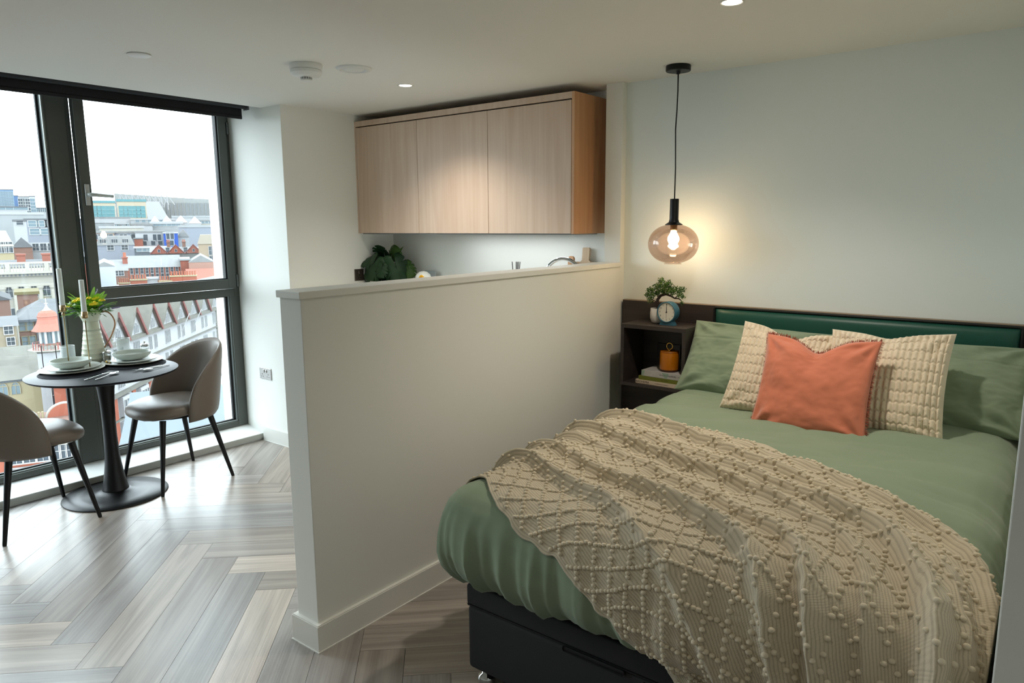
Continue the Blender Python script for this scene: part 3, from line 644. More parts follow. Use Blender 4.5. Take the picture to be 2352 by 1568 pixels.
# ------------------------------------------------------------------ the bed
BX0, BX1, BY0, BY1 = -1.545, -0.18, 1.715, 3.76
bed = thing('divan_bed', 'charcoal fabric divan bed base with a mattress', 'bed', ((BX0+BX1)/2, (BY0+BY1)/2, 0))
hx, hy = (BX1-BX0)/2, (BY1-BY0)/2
sh = MB(); sh.box(-hx, hx, -hy, hy, 0.062, 0.300, 0.018, seg=3); sh.obj('divan_base', DIVAN, bed, angle=40)
sh = MB(); sh.box(-hx-0.001, hx+.001, -hy-0.001, hy, 0.303, 0.378, 0.010, seg=3); sh.obj('divan_lid', DIVAN, bed, angle=40)
sh = MB(); pts = [(-0.30, -hy-0.0025, 0.302), (0.13, -hy-0.0025, 0.302)]
sh.box(-0.32+0.04, -0.10+0.04, -hy-0.003, -hy+0.001, 0.283, 0.301, 0.006); sh.obj('pull_recess', GASKET, bed)
sh = MB(); sh.box(-hx-0.0004, -hx+0.004, -hy+0.004, hy, 0.2995, 0.3035).box(-hx+.004, hx, -hy+0.001, -hy+0.006, 0.299, 0.304); sh.obj('lid_joint', GASKET, bed)
sh = MB(); sh.box(0.0, 0.003, -hy-0.0008, -hy+0.004, 0.08, 0.29); sh.obj('panel_seam', GASKET, bed)
sh = MB(); sh.box(-hx+0.01, hx-.01, -hy+.02, hy, 0.380, 0.62, 0.05, seg=4); sh.obj('mattress', mat('mattress_white', (210, 208, 200), 0.8), bed, smooth=True)
for sx in (-1, 1):
    for sy in (-1, 1):
        MB().lathe([(0, 0), (0.027, 0.002), (0.033, 0.010), (0.034, 0.020), (0.030, 0.030), (0.018, 0.036), (0.016, 0.062), (0, 0.062)], (sx*(hx-0.045), sy*(hy-0.05), 0), n=28).obj('glide_foot', CHROME, bed, smooth=True)

# duvet surface: a flat core with a rolled-over rim; q = unfolded plan position
CX0, CX1, CY0, CY1 = -1.495, -0.215, 1.765, 3.74
ZT = 0.738
PROF = [(0, 0, 0), (0.05, 0.047, -0.007), (0.10, 0.088, -0.028), (0.15, 0.122, -0.062), (0.20, 0.145, -0.106), (0.26, 0.157, -0.165), (0.32, 0.158, -0.225), (0.37, 0.146, -0.272), (0.42, 0.118, -0.315), (0.46, 0.088, -0.340), (0.50, 0.070, -0.352), (1.2, 0.070, -0.72)]
def prof(d):
    for (a, e0, z0), (b, e1, z1) in zip(PROF, PROF[1:]):
        if d <= b: t = (d-a)/(b-a); return e0+(e1-e0)*t, z0+(z1-z0)*t
    return PROF[-1][1], PROF[-1][2]
def fbm(x, y, z=0.0): return noise.fractal(Vector((x, y, z)), 1.0, 2.0, 4)
def topz(x, y):
    z = ZT+0.006*fbm(x*1.7, y*1.7, 3.1)
    z += 0.010*math.exp(-((x+0.75)/0.5)**2)*1.0
    # soft creases across the head half, running towards the right hand side
    a = x*0.35+y
    z += 0.0075*math.sin(a*17+2.5*fbm(x*1.3, y*1.3, 9))*smooth01((x+1.0)/0.6)*smooth01((y-2.0)/0.5)*(0.5+0.5*fbm(x*2, y*2, 1))
    z -= 0.03*smooth01((x+0.42)/0.3)*smooth01((3.2-y)/1.0)
    # the fold line pressed down the middle
    z += 0.003*math.exp(-((x+0.60+0.12*(y-2.8))/0.012)**2)*smooth01((y-2.2)/.2)
    z += 0.034*(abs(noise.noise(Vector((x*1.5+y*.9, y*5.0-x*1.6, 4))))**0.7-0.35)*smooth01((y-1.9)/.3)
    z += 0.010*(abs(noise.noise(Vector((x*4+y, y*9.0-x*3, 8))))-0.2)
    z -= 0.02*smooth01((y-3.45)/0.2)
    return z
def pleat(s, side):
    """gathers in the hanging rim; s = arc position along the rim"""
    v = 1.6*(1-2*abs(math.sin(s*21+2.2*fbm(s*2.2, side, 0)))**0.7)+0.8*(1-2*abs(math.sin(s*47+3*fbm(s*3, side, 5)))**0.8)+0.3*math.sin(s*131)
    return v
def surf(x, y, lift=0.0, wr=1.0):
    cx_ = min(max(x, CX0), CX1); cy_ = min(max(y, CY0), CY1)
    dx, dy = x-cx_, y-cy_; d = math.hypot(dx, dy)
    z = topz(cx_, cy_)
    if d < 1e-6:
        if lift:
            return Vector((x, y, z+lift))
        return Vector((x, y, z))
    nx, ny = dx/d, dy/d; e, dz = prof(d); e2, dz2 = prof(d+0.01)
    tan = Vector(((e2-e), 0, (dz2-dz))); nn = Vector((-tan.z, 0, tan.x)).normalized() if tan.length else Vector((1, 0, 0))
    nrm = Vector((nx*nn.x, ny*nn.x, nn.z))
    s = cx_*1.0 - cy_*1.0 + math.atan2(ny, nx)*0.22
    amp = 0.0070*smooth01((d-0.10)/0.26)*wr
    p = Vector((cx_+nx*e, cy_+ny*e, z+dz))
    off = amp*pleat(s, 1.0) + 0.010*fbm(p.x*3, p.y*3, p.z*3)*smooth01(d/.1)
    return p+nrm*(off+lift)
# duvet mesh: core grid + fanned rim rings sharing the core border
sh = MB(); bm = sh.bm
nxg, nyg = 110, 150
G = [[bm.verts.new(surf(CX0+(CX1-CX0)*i/nxg, CY0+(CY1-CY0)*j/nyg)) for i in range(nxg+1)] for j in range(nyg+1)]
for j in range(nyg):
    for i in range(nxg): bm.faces.new((G[j][i], G[j][i+1], G[j+1][i+1], G[j+1][i]))
border = []   # (vert, x, y, nx, ny)
def seg_pts():
    for j in range(nyg, 0, -1): yield G[j][0], CX0, CY0+(CY1-CY0)*j/nyg, -1, 0
    for k in range(25): a = PI+PI/2*k/24; yield G[0][0], CX0, CY0, math.cos(a), math.sin(a)
    for i in range(1, nxg): yield G[0][i], CX0+(CX1-CX0)*i/nxg, CY0, 0, -1
    for k in range(25): a = 1.5*PI+PI/2*k/24; yield G[0][nxg], CX1, CY0, math.cos(a), math.sin(a)
    for j in range(1, nyg+1): yield G[j][nxg], CX1, CY0+(CY1-CY0)*j/nyg, 1, 0
bl_ = list(seg_pts()); prev = [b[0] for b in bl_]
# at the right side the rim is squeezed by the alcove wall
def rim_surf(x, y, nx, ny, d):
    p = surf(x+nx*d, y+ny*d)
    if p.x > -0.062: p.x = -0.062
    if p.y > 3.0 and p.x < -1.58: 
        t = smooth01((p.y-3.38)/0.12); lim = -1.583
        p.x = p.x*(1-t)+max(p.x, lim)*t
    return p
for k in range(1, 31):
    d = 0.50*k/30; cur = [bm.verts.new(rim_surf(x, y, nx, ny, d)) for _, x, y, nx, ny in bl_]
    for i in range(len(bl_)-1):
        f = [prev[i], prev[i+1], cur[i+1], cur[i]]; f2 = []
        for v in f:
            if v not in f2: f2.append(v)
        if len(f2) > 2: bm.faces.new(f2)
    prev = cur
dv = sh.obj('duvet', SAGE, None, smooth=True); tag(dv, 'sage green duvet spread over the bed, its foot end hanging in gathers', 'duvet')
md = dv.modifiers.new('thick', 'SOLIDIFY'); md.thickness = 0.004; md.offset = -1

# ------------------------------------------------------------------ pillows and cushions
def cushion(w, h, t, seed, chop=0.0, pinch=0.10, wr=0.006, n=64, rib=None, sag=0.0, lean_corner=None):
    """grid cushion standing in the XZ plane, front towards -Y; returns MB"""
    rows_f, rows_b = [], []
    def pos(u, v, side):
        x = w/2*u*(1-pinch*(1-v*v)**1.0*abs(u)**3) ; z = h/2*v*(1-pinch*(1-u*u)*abs(v)**3)
        th = t/2*((1-u*u)**0.42)*((1-v*v)**0.42) if abs(u) < 1 and abs(v) < 1 else 0
        ku, kv = 1-abs(u), 1-abs(v)
        z -= chop*math.exp(-(u/0.34)**2)*smooth01((v+0.1)/1.1)**2
        th *= 1-0.35*(chop > 0)*math.exp(-(u/0.13)**2)*smooth01((v-0.1)/0.8)
        # puckers fanning out of the corners
        for su in (-1, 1):
            for sv in (-1, 1):
                du, dv_ = 1-u*su, 1-v*sv; r = math.hypot(du, dv_); a = math.atan2(dv_, du)
                th += wr*0.9*math.sin(a*9+seed+su*2+sv)*math.exp(-((r-0.35)/0.28)**2)*min(1, (ku*kv)*20)
        th += wr*1.2*fbm(u*1.8+seed*7, v*1.8, side*3.0)*min(1, ku*kv*14)
        if lean_corner:
            th += 0.012*(abs(noise.noise(Vector((u*2.2+seed, v*2.4+u*1.3, seed))))**0.6-0.4)*min(1, ku*kv*10)
            th -= 0.004*math.exp(-((v-0.46-0.05*math.sin(u*3))/0.02)**2)*(1 if side > 0 else 0)
        if rib:
            th += rib(u, v)*min(1, min(ku, kv)*18)
        z -= sag*(1-v)*0.5*(u*u)
        return Vector((x, -th*side, z))
    # cluster samples at the rim
    S = [math.sin(PI/2*(-1+2*i/n)*0.999)*0.5+(-1+2*i/n)*0.5 for i in range(n+1)]; S[0], S[-1] = -1, 1
    sh = MB(); bm = sh.bm
    F = [[bm.verts.new(pos(u, v, 1)) for u in S] for v in S]
    B = [[F[j][i] if i in (0, n) or j in (0, n) else bm.verts.new(pos(S[i], S[j], -1)) for i in range(n+1)] for j in range(n+1)]
    for j in range(n):
        for i in range(n):
            bm.faces.new((F[j][i], F[j][i+1], F[j+1][i+1], F[j+1][i]))
            bm.faces.new((B[j][i+1], B[j][i], B[j+1][i], B[j+1][i+1]))
    return sh, pos
def place(name, label, cat, loc, lean, roll, yaw, group=None):
    o = thing(name, label, cat, loc, (0, 0, 0), group)
    o.rotation_mode = 'QUATERNION'
    o.rotation_quaternion = (Matrix.Rotation(math.radians(yaw), 4, 'Z') @ Matrix.Rotation(-math.radians(lean), 4, 'X') @ Matrix.Rotation(math.radians(roll), 4, 'Y')).to_quaternion()
    return o
for nm, lb, loc, lean, roll, yaw, sd, w_, h_ in [
    ('pillow', 'sage green pillow nearest the bedside box', (-1.21, 3.595, 0.888), 34, 1.5, 0, 1.3, 0.80, 0.42),
    ('pillow', 'sage green pillow on the right, by the alcove wall', (-0.43, 3.60, 0.885), 34, -0.5, 0, 4.1, 0.72, 0.42)]:
    o = place(nm, lb, 'pillow', loc, lean, roll, yaw, 'sage green pillows against the headboard')
    sh, _ = cushion(w_, h_, 0.18, sd, pinch=0.06, wr=0.014, n=110, sag=0.0, lean_corner=True)
    sh.obj('pillowcase', SAGE, o, smooth=True)
    sh = MB(); sh.tube([(w_/2*(-0.93+1.86*k/20), -0.002-0.075*((1-(-0.93+1.86*k/20)**2)**0.42)*(0.86), h_*0.26) for k in range(21)], 0.0012, 5)
    # the seam is carried on the surface itself
    sh.bm.free()
CREAM = mat('cream_chenille', (226, 212, 188), 0.95, spec=0.1, bump=0.5, bscale=700, sheen=0.3)
def ribs(nr, nc, a):
    def f(u, v):
        c = (u+1)/2*nc; fc = c % 1; r = (v+1)/2*nr + 0.16*abs(math.cos(PI*fc)) + 0.12*noise.noise(Vector((int(c)*1.7, v*3, 0.2))); fr = r % 1
        cord = abs(math.sin(PI*fc))**0.6
        step = 1-0.55*math.exp(-(min(fr, 1-fr)/0.10)**2)
        return a*cord*step + a*0.10*noise.noise(Vector((u*40, v*40, 0)))
    return f
o = place('chenille_cushion', 'ribbed cream chenille cushion on the left, behind the terracotta cushion', 'cushion', (-1.02, 3.36, 0.903), 30, 6, 6, 'ribbed cream cushions')
sh, _ = cushion(0.47, 0.46, 0.13, 2.2, chop=0.05, pinch=0.06, wr=0.007, n=190, rib=ribs(10, 21, 0.014)); sh.obj('cover', CREAM, o, smooth=True)
o = place('chenille_cushion', 'ribbed cream chenille cushion on the right, upright beside the terracotta cushion', 'cushion', (-0.585, 3.345, 0.918), 27, -3, -4, 'ribbed cream cushions')
sh, _ = cushion(0.49, 0.47, 0.13, 5.2, chop=0.02, pinch=0.07, wr=0.007, n=190, rib=ribs(10, 21, 0.014)); sh.obj('cover', CREAM, o, smooth=True)
TERRA = mat('terracotta_velvet', (204, 120, 92), 0.8, spec=0.2, sheen=0.5, bump=0.1, bscale=900, noise_amt=0.05, nscale=4)
o = place('velvet_cushion', 'terracotta velvet cushion with a fringed edge, dented in the middle of its top', 'cushion', (-0.826, 3.165, 0.903), 27, -1.5, -3)
sh, pos = cushion(0.48, 0.45, 0.135, 3.3, chop=0.062, pinch=0.07, wr=0.009, n=80); sh.obj('cover', TERRA, o, smooth=True)
sh = MB()
for i in range(1500):
    e = R_.randrange(4); s = R_.uniform(-1, 1)
    if e == 0 and R_.random() < .0: continue
    u, v = {0: (s, -1), 1: (s, 1), 2: (-1, s), 3: (1, s)}[e]
    if e == 0 and R_.random() < 0.75: continue
    p = pos(u, v, 1); q = pos(u*0.97, v*0.97, 1); q.y = 0; out = Vector((p.x-q.x, 0, p.z-q.z))
    out = (Vector((0, 0, v)) if e < 2 else Vector((u, 0, 0)))
    dr = (out+Vector((R_.gauss(0, .3), R_.gauss(0, .35), R_.gauss(-.05, .3)))).normalized()*R_.uniform(.008, .016)*(0.55 if e == 2 else 1)
    sd = dr.orthogonal().normalized()*0.0009; m1 = p+dr*0.5+Vector((0, R_.gauss(0, .002), 0))
    vv = [sh.bm.verts.new(x) for x in (p-sd, p+sd, m1+sd, m1-sd)]; sh.bm.faces.new(vv)
    v2 = [sh.bm.verts.new(x) for x in (p+dr-sd*.5, p+dr+sd*.5)]; sh.bm.faces.new((vv[3], vv[2], v2[1], v2[0]))
fr = sh.obj('fringe', mat('fringe_rust', (158, 76, 56), 0.9), o); fr['kind'] = 'stuff'

# ------------------------------------------------------------------ knitted throw
def lerp(a, b, t): return a+(b-a)*t
NEAR = [(-1.66, 1.84), (-1.50, 1.77), (-1.36, 1.66), (-1.22, 1.59), (-1.09, 1.55), (-0.98, 1.47), (-0.90, 1.42), (-0.81, 1.30), (-0.73, 1.12), (-0.64, 0.92)]
FAR = [(-1.68, 2.86), (-1.42, 2.84), (-1.18, 2.78), (-0.95, 2.68), (-0.74, 2.58), (-0.52, 2.47), (-0.33, 2.37), (-0.15, 2.25), (-0.03, 2.00), (0.06, 1.55), (0.10, 0.95)]
def along(P, t):
    t = min(max(t, 0), 1)*(len(P)-1); i = min(int(t), len(P)-2); f = t-i
    p0, p1, p2, p3 = P[max(i-1, 0)], P[i], P[i+1], P[min(i+2, len(P)-1)]
    return tuple(0.5*((2*b)+(-a+c)*f+(2*a-5*b+4*c-d)*f*f+(-a+3*b-3*c+d)*f**3) for a, b, c, d in zip(p0, p1, p2, p3))
def fold_h(a, b):
    """ridges running along the throw; a along 0..1, b across 0 near .. 1 far"""
    h = 0
    for bc, wd, am, dr in ((0.22, .022, .046, .00), (0.38, .020, .055, .02), (0.52, .020, .060, -.02), (0.63, .018, .048, .02), (0.745, .022, .066, -.02), (0.86, .018, .050, .02), (0.95, .020, .034, .0)):
        c = bc+dr*math.sin(a*5+bc*9)+0.02*fbm(a*2.5, bc*9, 1)
        f = am*(0.70+0.30*math.sin(a*4+bc*31))*(1+0.25*a)
        x = (b-c)/wd
        # steep near face, gentle far face
        h += f*(math.exp(-(abs(x)/0.85)**1.6) if x < 0 else math.exp(-(x/2.3)**1.5))
    return h
def throw_pt(a, b, lift=0.0):
    n_, f_2 = along(NEAR, a), along(FAR, a)
    # bias across so the folds bunch
    x = lerp(n_[0], f_2[0], b); y = lerp(n_[1], f_2[1], b)
    e = 0.006*math.sin(a*60+3*fbm(a*5, 1))*(math.exp(-b/0.03)+math.exp(-(1-b)/0.03))
    y += e
    # left end tucks down the side of the bed
    k = smooth01((0.12-a)/0.12); x -= 0.20*k
    h = fold_h(a, b)+0.004*fbm(a*7, b*7, 2)+0.010
    p = surf(x, y, h+lift, wr=0.5)
    if p.x > -0.060: p.x = -0.060
    return p
NA, NB_ = 330, 300
sh = MB(); sh.grid([[throw_pt(i/NA, j/NB_) for i in range(NA+1)] for j in range(NB_+1)])
me = sh.bm
uvl = me.loops.layers.uv.new('weave')
idx = {}
me.verts.index_update(); me.verts.ensure_lookup_table()
for f in me.faces:
    for lp in f.loops:
        k = lp.vert.index; lp[uvl].uv = ((k % (NA+1))/NA, (k//(NA+1))/NB_)
KN = bpy.data.materials.new('knit_cream'); KN.use_nodes = True; t = NT(KN)
t.b.inputs['Base Color'].default_value = lin((196, 184, 160))+(1,); t.b.inputs['Roughness'].default_value = 0.95; t.b.inputs['Specular IOR Level'].default_value = 0.1; t.b.inputs['Sheen Weight'].default_value = 0.25
uvn = t.new('ShaderNodeUVMap'); uvn.uv_map = 'weave'
wv = t.new('ShaderNodeTexWave', wave_type='BANDS', bands_direction='Y'); wv.inputs['Scale'].default_value = 34; wv.inputs['Distortion'].default_value = 0.8; wv.inputs['Detail'].default_value = 1; wv.inputs['Detail Scale'].default_value = 30
mpp = t.new('ShaderNodeMapping'); mpp.inputs['Scale'].default_value = (1.95, 1.22, 1)
wv2 = t.new('ShaderNodeTexWave', wave_type='BANDS', bands_direction='X'); wv2.inputs['Scale'].default_value = 70
t.l(uvn.outputs[0], mpp.inputs[0]); t.l(mpp.outputs[0], wv.inputs['Vector']); t.l(mpp.outputs[0], wv2.inputs['Vector'])
mm = t.new('ShaderNodeMath', operation='MULTIPLY'); mm.inputs[1].default_value = 0.4; ma = t.new('ShaderNodeMath', operation='ADD')
t.l(wv2.outputs['Fac'], mm.inputs[0]); t.l(wv.outputs['Fac'], ma.inputs[0]); t.l(mm.outputs[0], ma.inputs[1])
bp = t.new('ShaderNodeBump'); bp.inputs['Strength'].default_value = 0.45; bp.inputs['Distance'].default_value = 0.002
t.l(ma.outputs[0], bp.inputs['Height']); t.l(bp.outputs[0], t.b.inputs['Normal'])
cr = t.new('ShaderNodeValToRGB'); cr.color_ramp.elements[0].color = lin((180, 168, 146))+(1,); cr.color_ramp.elements[1].color = lin((204, 192, 168))+(1,); cr.color_ramp.elements[1].position = 0.5
t.l(wv.outputs['Fac'], cr.inputs[0]); t.l(cr.outputs[0], t.b.inputs['Base Color'])
th_root = thing('knitted_throw', 'cream knitted throw with bobbles in a diamond pattern, draped across the bed', 'throw', (0, 0, 0))
tw = sh.obj('blanket', KN, th_root, smooth=True); md = tw.modifiers.new('thick', 'SOLIDIFY'); md.thickness = 0.005; md.offset = -1
# bobbles on a diamond lattice drawn in the unfolded cloth (metres of cloth)
BOB = mat('bobble_wool', (216, 204, 180), 0.95, spec=0.1, sheen=0.3)
CL, CWD = 1.95, 1.22
cand = []
sd_, half = 0.078, math.radians(36)
d1 = Vector((math.cos(half), math.sin(half))); d2 = Vector((math.cos(half), -math.sin(half)))
for i in range(-20, 40):
    for j in range(-20, 40):
        base = d1*(sd_*i)+d2*(sd_*j)
        for dd_, ks in ((d1, (0, 1, 2, 3)), (d2, (1, 2, 3))):
            for k in ks:
                c2 = base+dd_*(sd_*k/4); a, b = c2.x/CL, c2.y/CWD
                if -0.02 < a < 1.0 and 0.012 < b < 0.99: cand.append((max(a, 0.001), b))
big = []
camp = Vector((0, 0, 1.6))
proto = MB().ico((0, 0, 0), 1.0, 2).mesh('bobble', BOB, True)
allb = []
for a, b in cand:
    a += R_.gauss(0, .0008); b += R_.gauss(0, .0012)
    p = throw_pt(a, b, 0.0015); p2 = throw_pt(a+0.002, b, 0.003)
    if p.z < 0.2 or p.x > -0.062: continue
    allb.append(((p-camp).length, p, (p2-p).normalized() if (p2-p).length > 1e-6 else Vector((1, 0, 0)), R_.uniform(0.0068, 0.0084)))
allb.sort(key=lambda q: q[0])
def onscreen(p):
    q = p-camp; zz = q.dot(f_); return zz > 0 and abs(q.dot(r_)/zz) < 0.72 and abs(q.dot(u_)/zz) < 0.48
near_ = []; rest = []
for q in allb: (near_ if len(near_) < 300 and onscreen(q[1]) and q[1].x < -0.08 else rest).append(q)
for _, p, tdir, r in near_:
    o = link('bobble', proto, th_root, p); o.scale = (r*1.1, r, r*0.85)
V0 = [v.co.copy() for v in proto.vertices]
low = MB().ico((0, 0, 0), 1.0, 1).mesh('bobble_low', BOB, True)
vs0 = [v.co.copy() for v in low.vertices]; fs0 = [tuple(p.vertices) for p in low.polygons]; VV, FF = [], []
for _, p, tdir, r in rest:
    k = len(VV); VV += [(p.x+c.x*r*1.1, p.y+c.y*r, p.z+c.z*r*.85) for c in vs0]; FF += [tuple(i+k for i in f) for f in fs0]
me2 = bpy.data.meshes.new('bobbles'); me2.from_pydata(VV, [], FF); me2.materials.append(BOB)
for p in me2.polygons: p.use_smooth = True
o = link('bobbles', me2, th_root); o['kind'] = 'stuff'

# ------------------------------------------------------------------ dining table and chairs
TX, TY, TZ = -4.45, 1.785, 0.762
tb = thing('dining_table', 'round black pedestal dining table set for two beside the window', 'table', (TX, TY, 0))
MB().lathe([(0, TZ-0.018), (0.375, TZ-0.018), (0.393, TZ-0.012), (0.399, TZ-0.006), (0.400, TZ-0.001), (0.398, TZ), (0, TZ)], n=96).obj('tabletop', TABLEM, tb, angle=30)
MB().lathe([(0, 0), (0.285, 0), (0.288, 0.003), (0.285, 0.008), (0.18, 0.013), (0.115, 0.020), (0.088, 0.028), (0.076, 0.036), (0, 0.036)], n=96).obj('base_disc', BLACKM, tb, smooth=True)
MB().lathe([(0.070, 0.03), (0.073, 0.034), (0.073, 0.040), (0.070, 0.046), (0.062, 0.09), (0.053, 0.14), (0.045, 0.20), (0.0395, 0.27), (0.036, 0.36), (0.036, 0.46), (0.039, 0.56), (0.046, 0.65), (0.055, 0.705), (0.064, TZ-0.018), (0, TZ-0.018)], n=64).obj('pedestal', BLACKM, tb, angle=40)

def make_chair(label):
    c = thing('dining_chair', label, 'chair')
    # seat: a plump cushion, front towards -Y
    rows = []
    def sup(t, a, b, p=2.6):
        cx_, sy = math.cos(t), math.sin(t)
        return a*abs(cx_)**(2/p)*(1 if cx_ >= 0 else -1), b*abs(sy)**(2/p)*(1 if sy >= 0 else -1)
    prof_ = [(0.001, 0.483), (0.30, 0.485), (0.6, 0.484), (0.82, 0.478), (0.93, 0.467), (0.985, 0.454), (1.0, 0.440), (0.988, 0.426), (0.95, 0.416), (0.85, 0.411), (0.5, 0.410), (0.001, 0.410)]
    for f, z in prof_:
        rows.append([(sup(2*PI*i/64, 0.232, 0.235)[0]*f, sup(2*PI*i/64, 0.232, 0.235)[1]*f-0.02, z-0.012*max(0, -sup(2*PI*i/64, 1, 1)[1])*f*f + (0.0010*math.sin(i*1.9) if 0.405 < z < 0.44 and 36 < i < 60 else 0)) for i in range(64)])
    MB().grid(rows, wrap_u=True).obj('seat', LEATHER, c, smooth=True)
    # wrap-round shell, leaning back
    N, Mh = 56, 22
    tm = math.radians(101)
    def shell(u, v, k):
        th = u*tm; hz = 0.352*(max(0, 1-abs(u)**2.25))**0.62; zb = 0.386-0.012*abs(u)
        top = zb+0.058+hz; z = zb+(top-zb)*v
        lean = (z-0.40)*0.16
        rx, ry = 0.236+0.006*(z-.4), 0.225
        n = Vector((math.sin(th), math.cos(th), 0))
        p = Vector((rx*math.sin(th), 0.012+ry*math.cos(th)+lean*max(0, math.cos(th)), z))
        bulge = 0.017*(1-(2*v-1)**6)**0.5*(1-min(1, abs(u))**14)**.5
        return p+n*(bulge*k)+n*0.008
    F = [[shell(-1+2*i/N, j/Mh, 1) for i in range(N+1)] for j in range(Mh+1)]
    Bk = [[shell(-1+2*i/N, j/Mh, -1) for i in range(N+1)] for j in range(Mh+1)]
    sh = MB(); sh.grid(F); sh.grid([r[::-1] for r in Bk]); bmesh.ops.remove_doubles(sh.bm, verts=sh.bm.verts, dist=0.0006)
    o = sh.obj('backrest', LEATHER, c, smooth=True)
    sh = MB(); sh.lathe([(0, 0.388), (0.16, 0.388), (0.16, 0.400), (0, 0.400)], n=24); sh.obj('seat_frame', BLACKM, c)
    for sx in (-1, 1):
        for sy, fy, ty in ((-1, -0.225, -0.150), (1, 0.222, 0.135)):
            sh = MB(); sh.tube([(sx*0.242, fy, 0.0), (sx*0.241, fy+(ty-fy)*0.02, 0.008), (sx*0.165, ty, 0.40)], [0.009, 0.010, 0.0185], 18); sh.obj('leg', BLACKM, c, smooth=False, angle=50)
    return c
ch = make_chair('taupe leather dining chair on the right of the table, its front facing the table')
ch.location = (-4.425, 2.165, 0); ch.scale = (1.03, 1.03, 1.10)
sh = MB(); sh.box(0.02, 0.10, 0.06, 0.062, 0.372, 0.392); o = sh.obj('care_label', mat('label_white', (220, 225, 215), 0.6), ch, loc=(0.09, 0.02, 0)); 
c2 = copy_tree(ch); c2.location = (-4.405, 1.340, 0); c2.rotation_euler = (0, 0, PI); c2['label'] = 'taupe leather dining chair on the left, cut by the edge of the picture'
for q in (ch, c2): q['group'] = 'dining chairs at the round table'

# tableware
def disc(name, prof_, m, parent, n=64, **k): return MB().lathe(prof_, n=n).obj(name, m, parent, smooth=True, **k)
MATB = mat('placemat_black', (20, 22, 30), 0.85)
RIMG = mat('plate_rim', (150, 140, 118), 0.4, metal=0.4)
SPK = mat('speckled_ceramic', (206, 210, 206), 0.25, noise_amt=0.06, nscale=80)
SET = [((-4.585, 1.665), 'nearer the left chair'), ((-4.565, 2.005), 'nearer the right chair')]
for i, ((x, y), w_) in enumerate(SET):
    pm = thing('placemat', 'black woven round placemat '+w_, 'placemat', (x+0.045, y-0.012, TZ+0.0005), group='round black placemats')
    rows = []
    sh = MB(); pr = [(0, 0), (0, 0.004)]
    for k in range(38): r = 0.005+0.0045*k; pr += [(r-0.0011, 0.004), (r, 0.0055), (r+0.0011, 0.004)]
    pr += [(0.178, 0.003), (0.178, 0)]; sh.lathe(pr, n=72); sh.obj('mat', MATB, pm)
    z = TZ+0.0065
    ch1 = thing('charger_plate', 'large pale plate with a thin gold rim '+w_, 'plate', (x, y, z), group='large gold rimmed plates')
    disc('plate', [(0, 0), (0.10, 0), (0.105, 0.003), (0.165, 0.011), (0.172, 0.0135), (0.170, 0.0155), (0.160, 0.0130), (0.104, 0.006), (0, 0.005)], CERAMIC, ch1)
    disc('rim', [(0.1712, 0.0150), (0.1724, 0.0140), (0.1728, 0.0149), (0.1720, 0.0158), (0.1712, 0.0150)], RIMG, ch1)
    pl2 = thing('dinner_plate', 'pale speckled dinner plate on the larger plate '+w_, 'plate', (x-0.004, y+0.006, z+0.008), group='speckled dinner plates')
    disc('plate', [(0, 0), (0.085, 0), (0.09, 0.004), (0.140, 0.013), (0.147, 0.018), (0.145, 0.0195), (0.135, 0.0155), (0.088, 0.008), (0, 0.006)], SPK, pl2)
    bw = thing('pasta_bowl', 'shallow grey-white bowl on top of the plates '+w_, 'bowl', (x-0.012, y+0.004, z+0.0165), group='shallow bowls')
    disc('bowl', [(0, 0), (0.055, 0), (0.060, 0.002), (0.085, 0.012), (0.104, 0.030), (0.1085, 0.046), (0.1075, 0.048), (0.104, 0.046), (0.098, 0.031), (0.080, 0.017), (0.04, 0.010), (0, 0.009)], mat('bowl_glaze', (190, 198, 190), 0.32), bw)
# cutlery: handle tube + head, lying on the table
def cutlery(kind, label, x, y, rz):
    o = thing(kind, label, kind, (x, y, TZ+0.004), (0, 0, rz))
    sh = MB(); sh.tube([(-0.10, 0, 0.0), (-0.06, 0, 0.001), (0.0, 0, 0.004), (0.035, 0, 0.006)], [0.0042, 0.0046, 0.003, 0.0026], 10, flat=0.55); sh.obj('handle', STEEL, o, smooth=True)
    if kind == 'fork':
        sh = MB(); sh.poly([(0.033, -0.003, 0.005), (0.045, -0.010, 0.006), (0.062, -0.0115, 0.003), (0.062, 0.0115, 0.003), (0.045, 0.010, 0.006), (0.033, 0.003, 0.005)], (0, 0, 0.0016)); sh.obj('head', STEEL, o)
        for q in range(4): sh = MB(); yy = -0.0095+q*0.00633; sh.tube([(0.060, yy, 0.0038), (0.085, yy, 0.004), (0.105, yy*.95, 0.010)], [0.0016, 0.0015, 0.0008], 6); sh.obj('tine', STEEL, o, smooth=True)
    else:
        rows = []
        for k in range(13):
            t = k/12; hw = 0.019*math.sin(PI*min(1, 0.06+t*0.94))**0.6+0.0015; xx = 0.033+0.068*t
            rows.append([(xx, hw*s, 0.006-0.006*math.sin(PI*t)*(1-s*s)+0.002*t) for s in (-1, -.6, -.2, .2, .6, 1)])
        sh = MB(); sh.grid(rows); h = sh.obj('bowl', STEEL, o, smooth=True); h.modifiers.new('t', 'SOLIDIFY').thickness = 0.0015
    return o
cutlery('fork', 'steel fork on the table in front of the left place setting', -4.30, 1.69, math.radians(118))
cutlery('spoon', 'steel spoon lying next to the fork in front of the left place setting', -4.265, 1.725, math.radians(124))
cutlery('fork', 'steel fork at the edge of the right place setting', -4.30, 1.975, math.radians(-75))
cutlery('spoon', 'steel spoon crossing the fork at the right place setting', -4.275, 2.01, math.radians(-70))

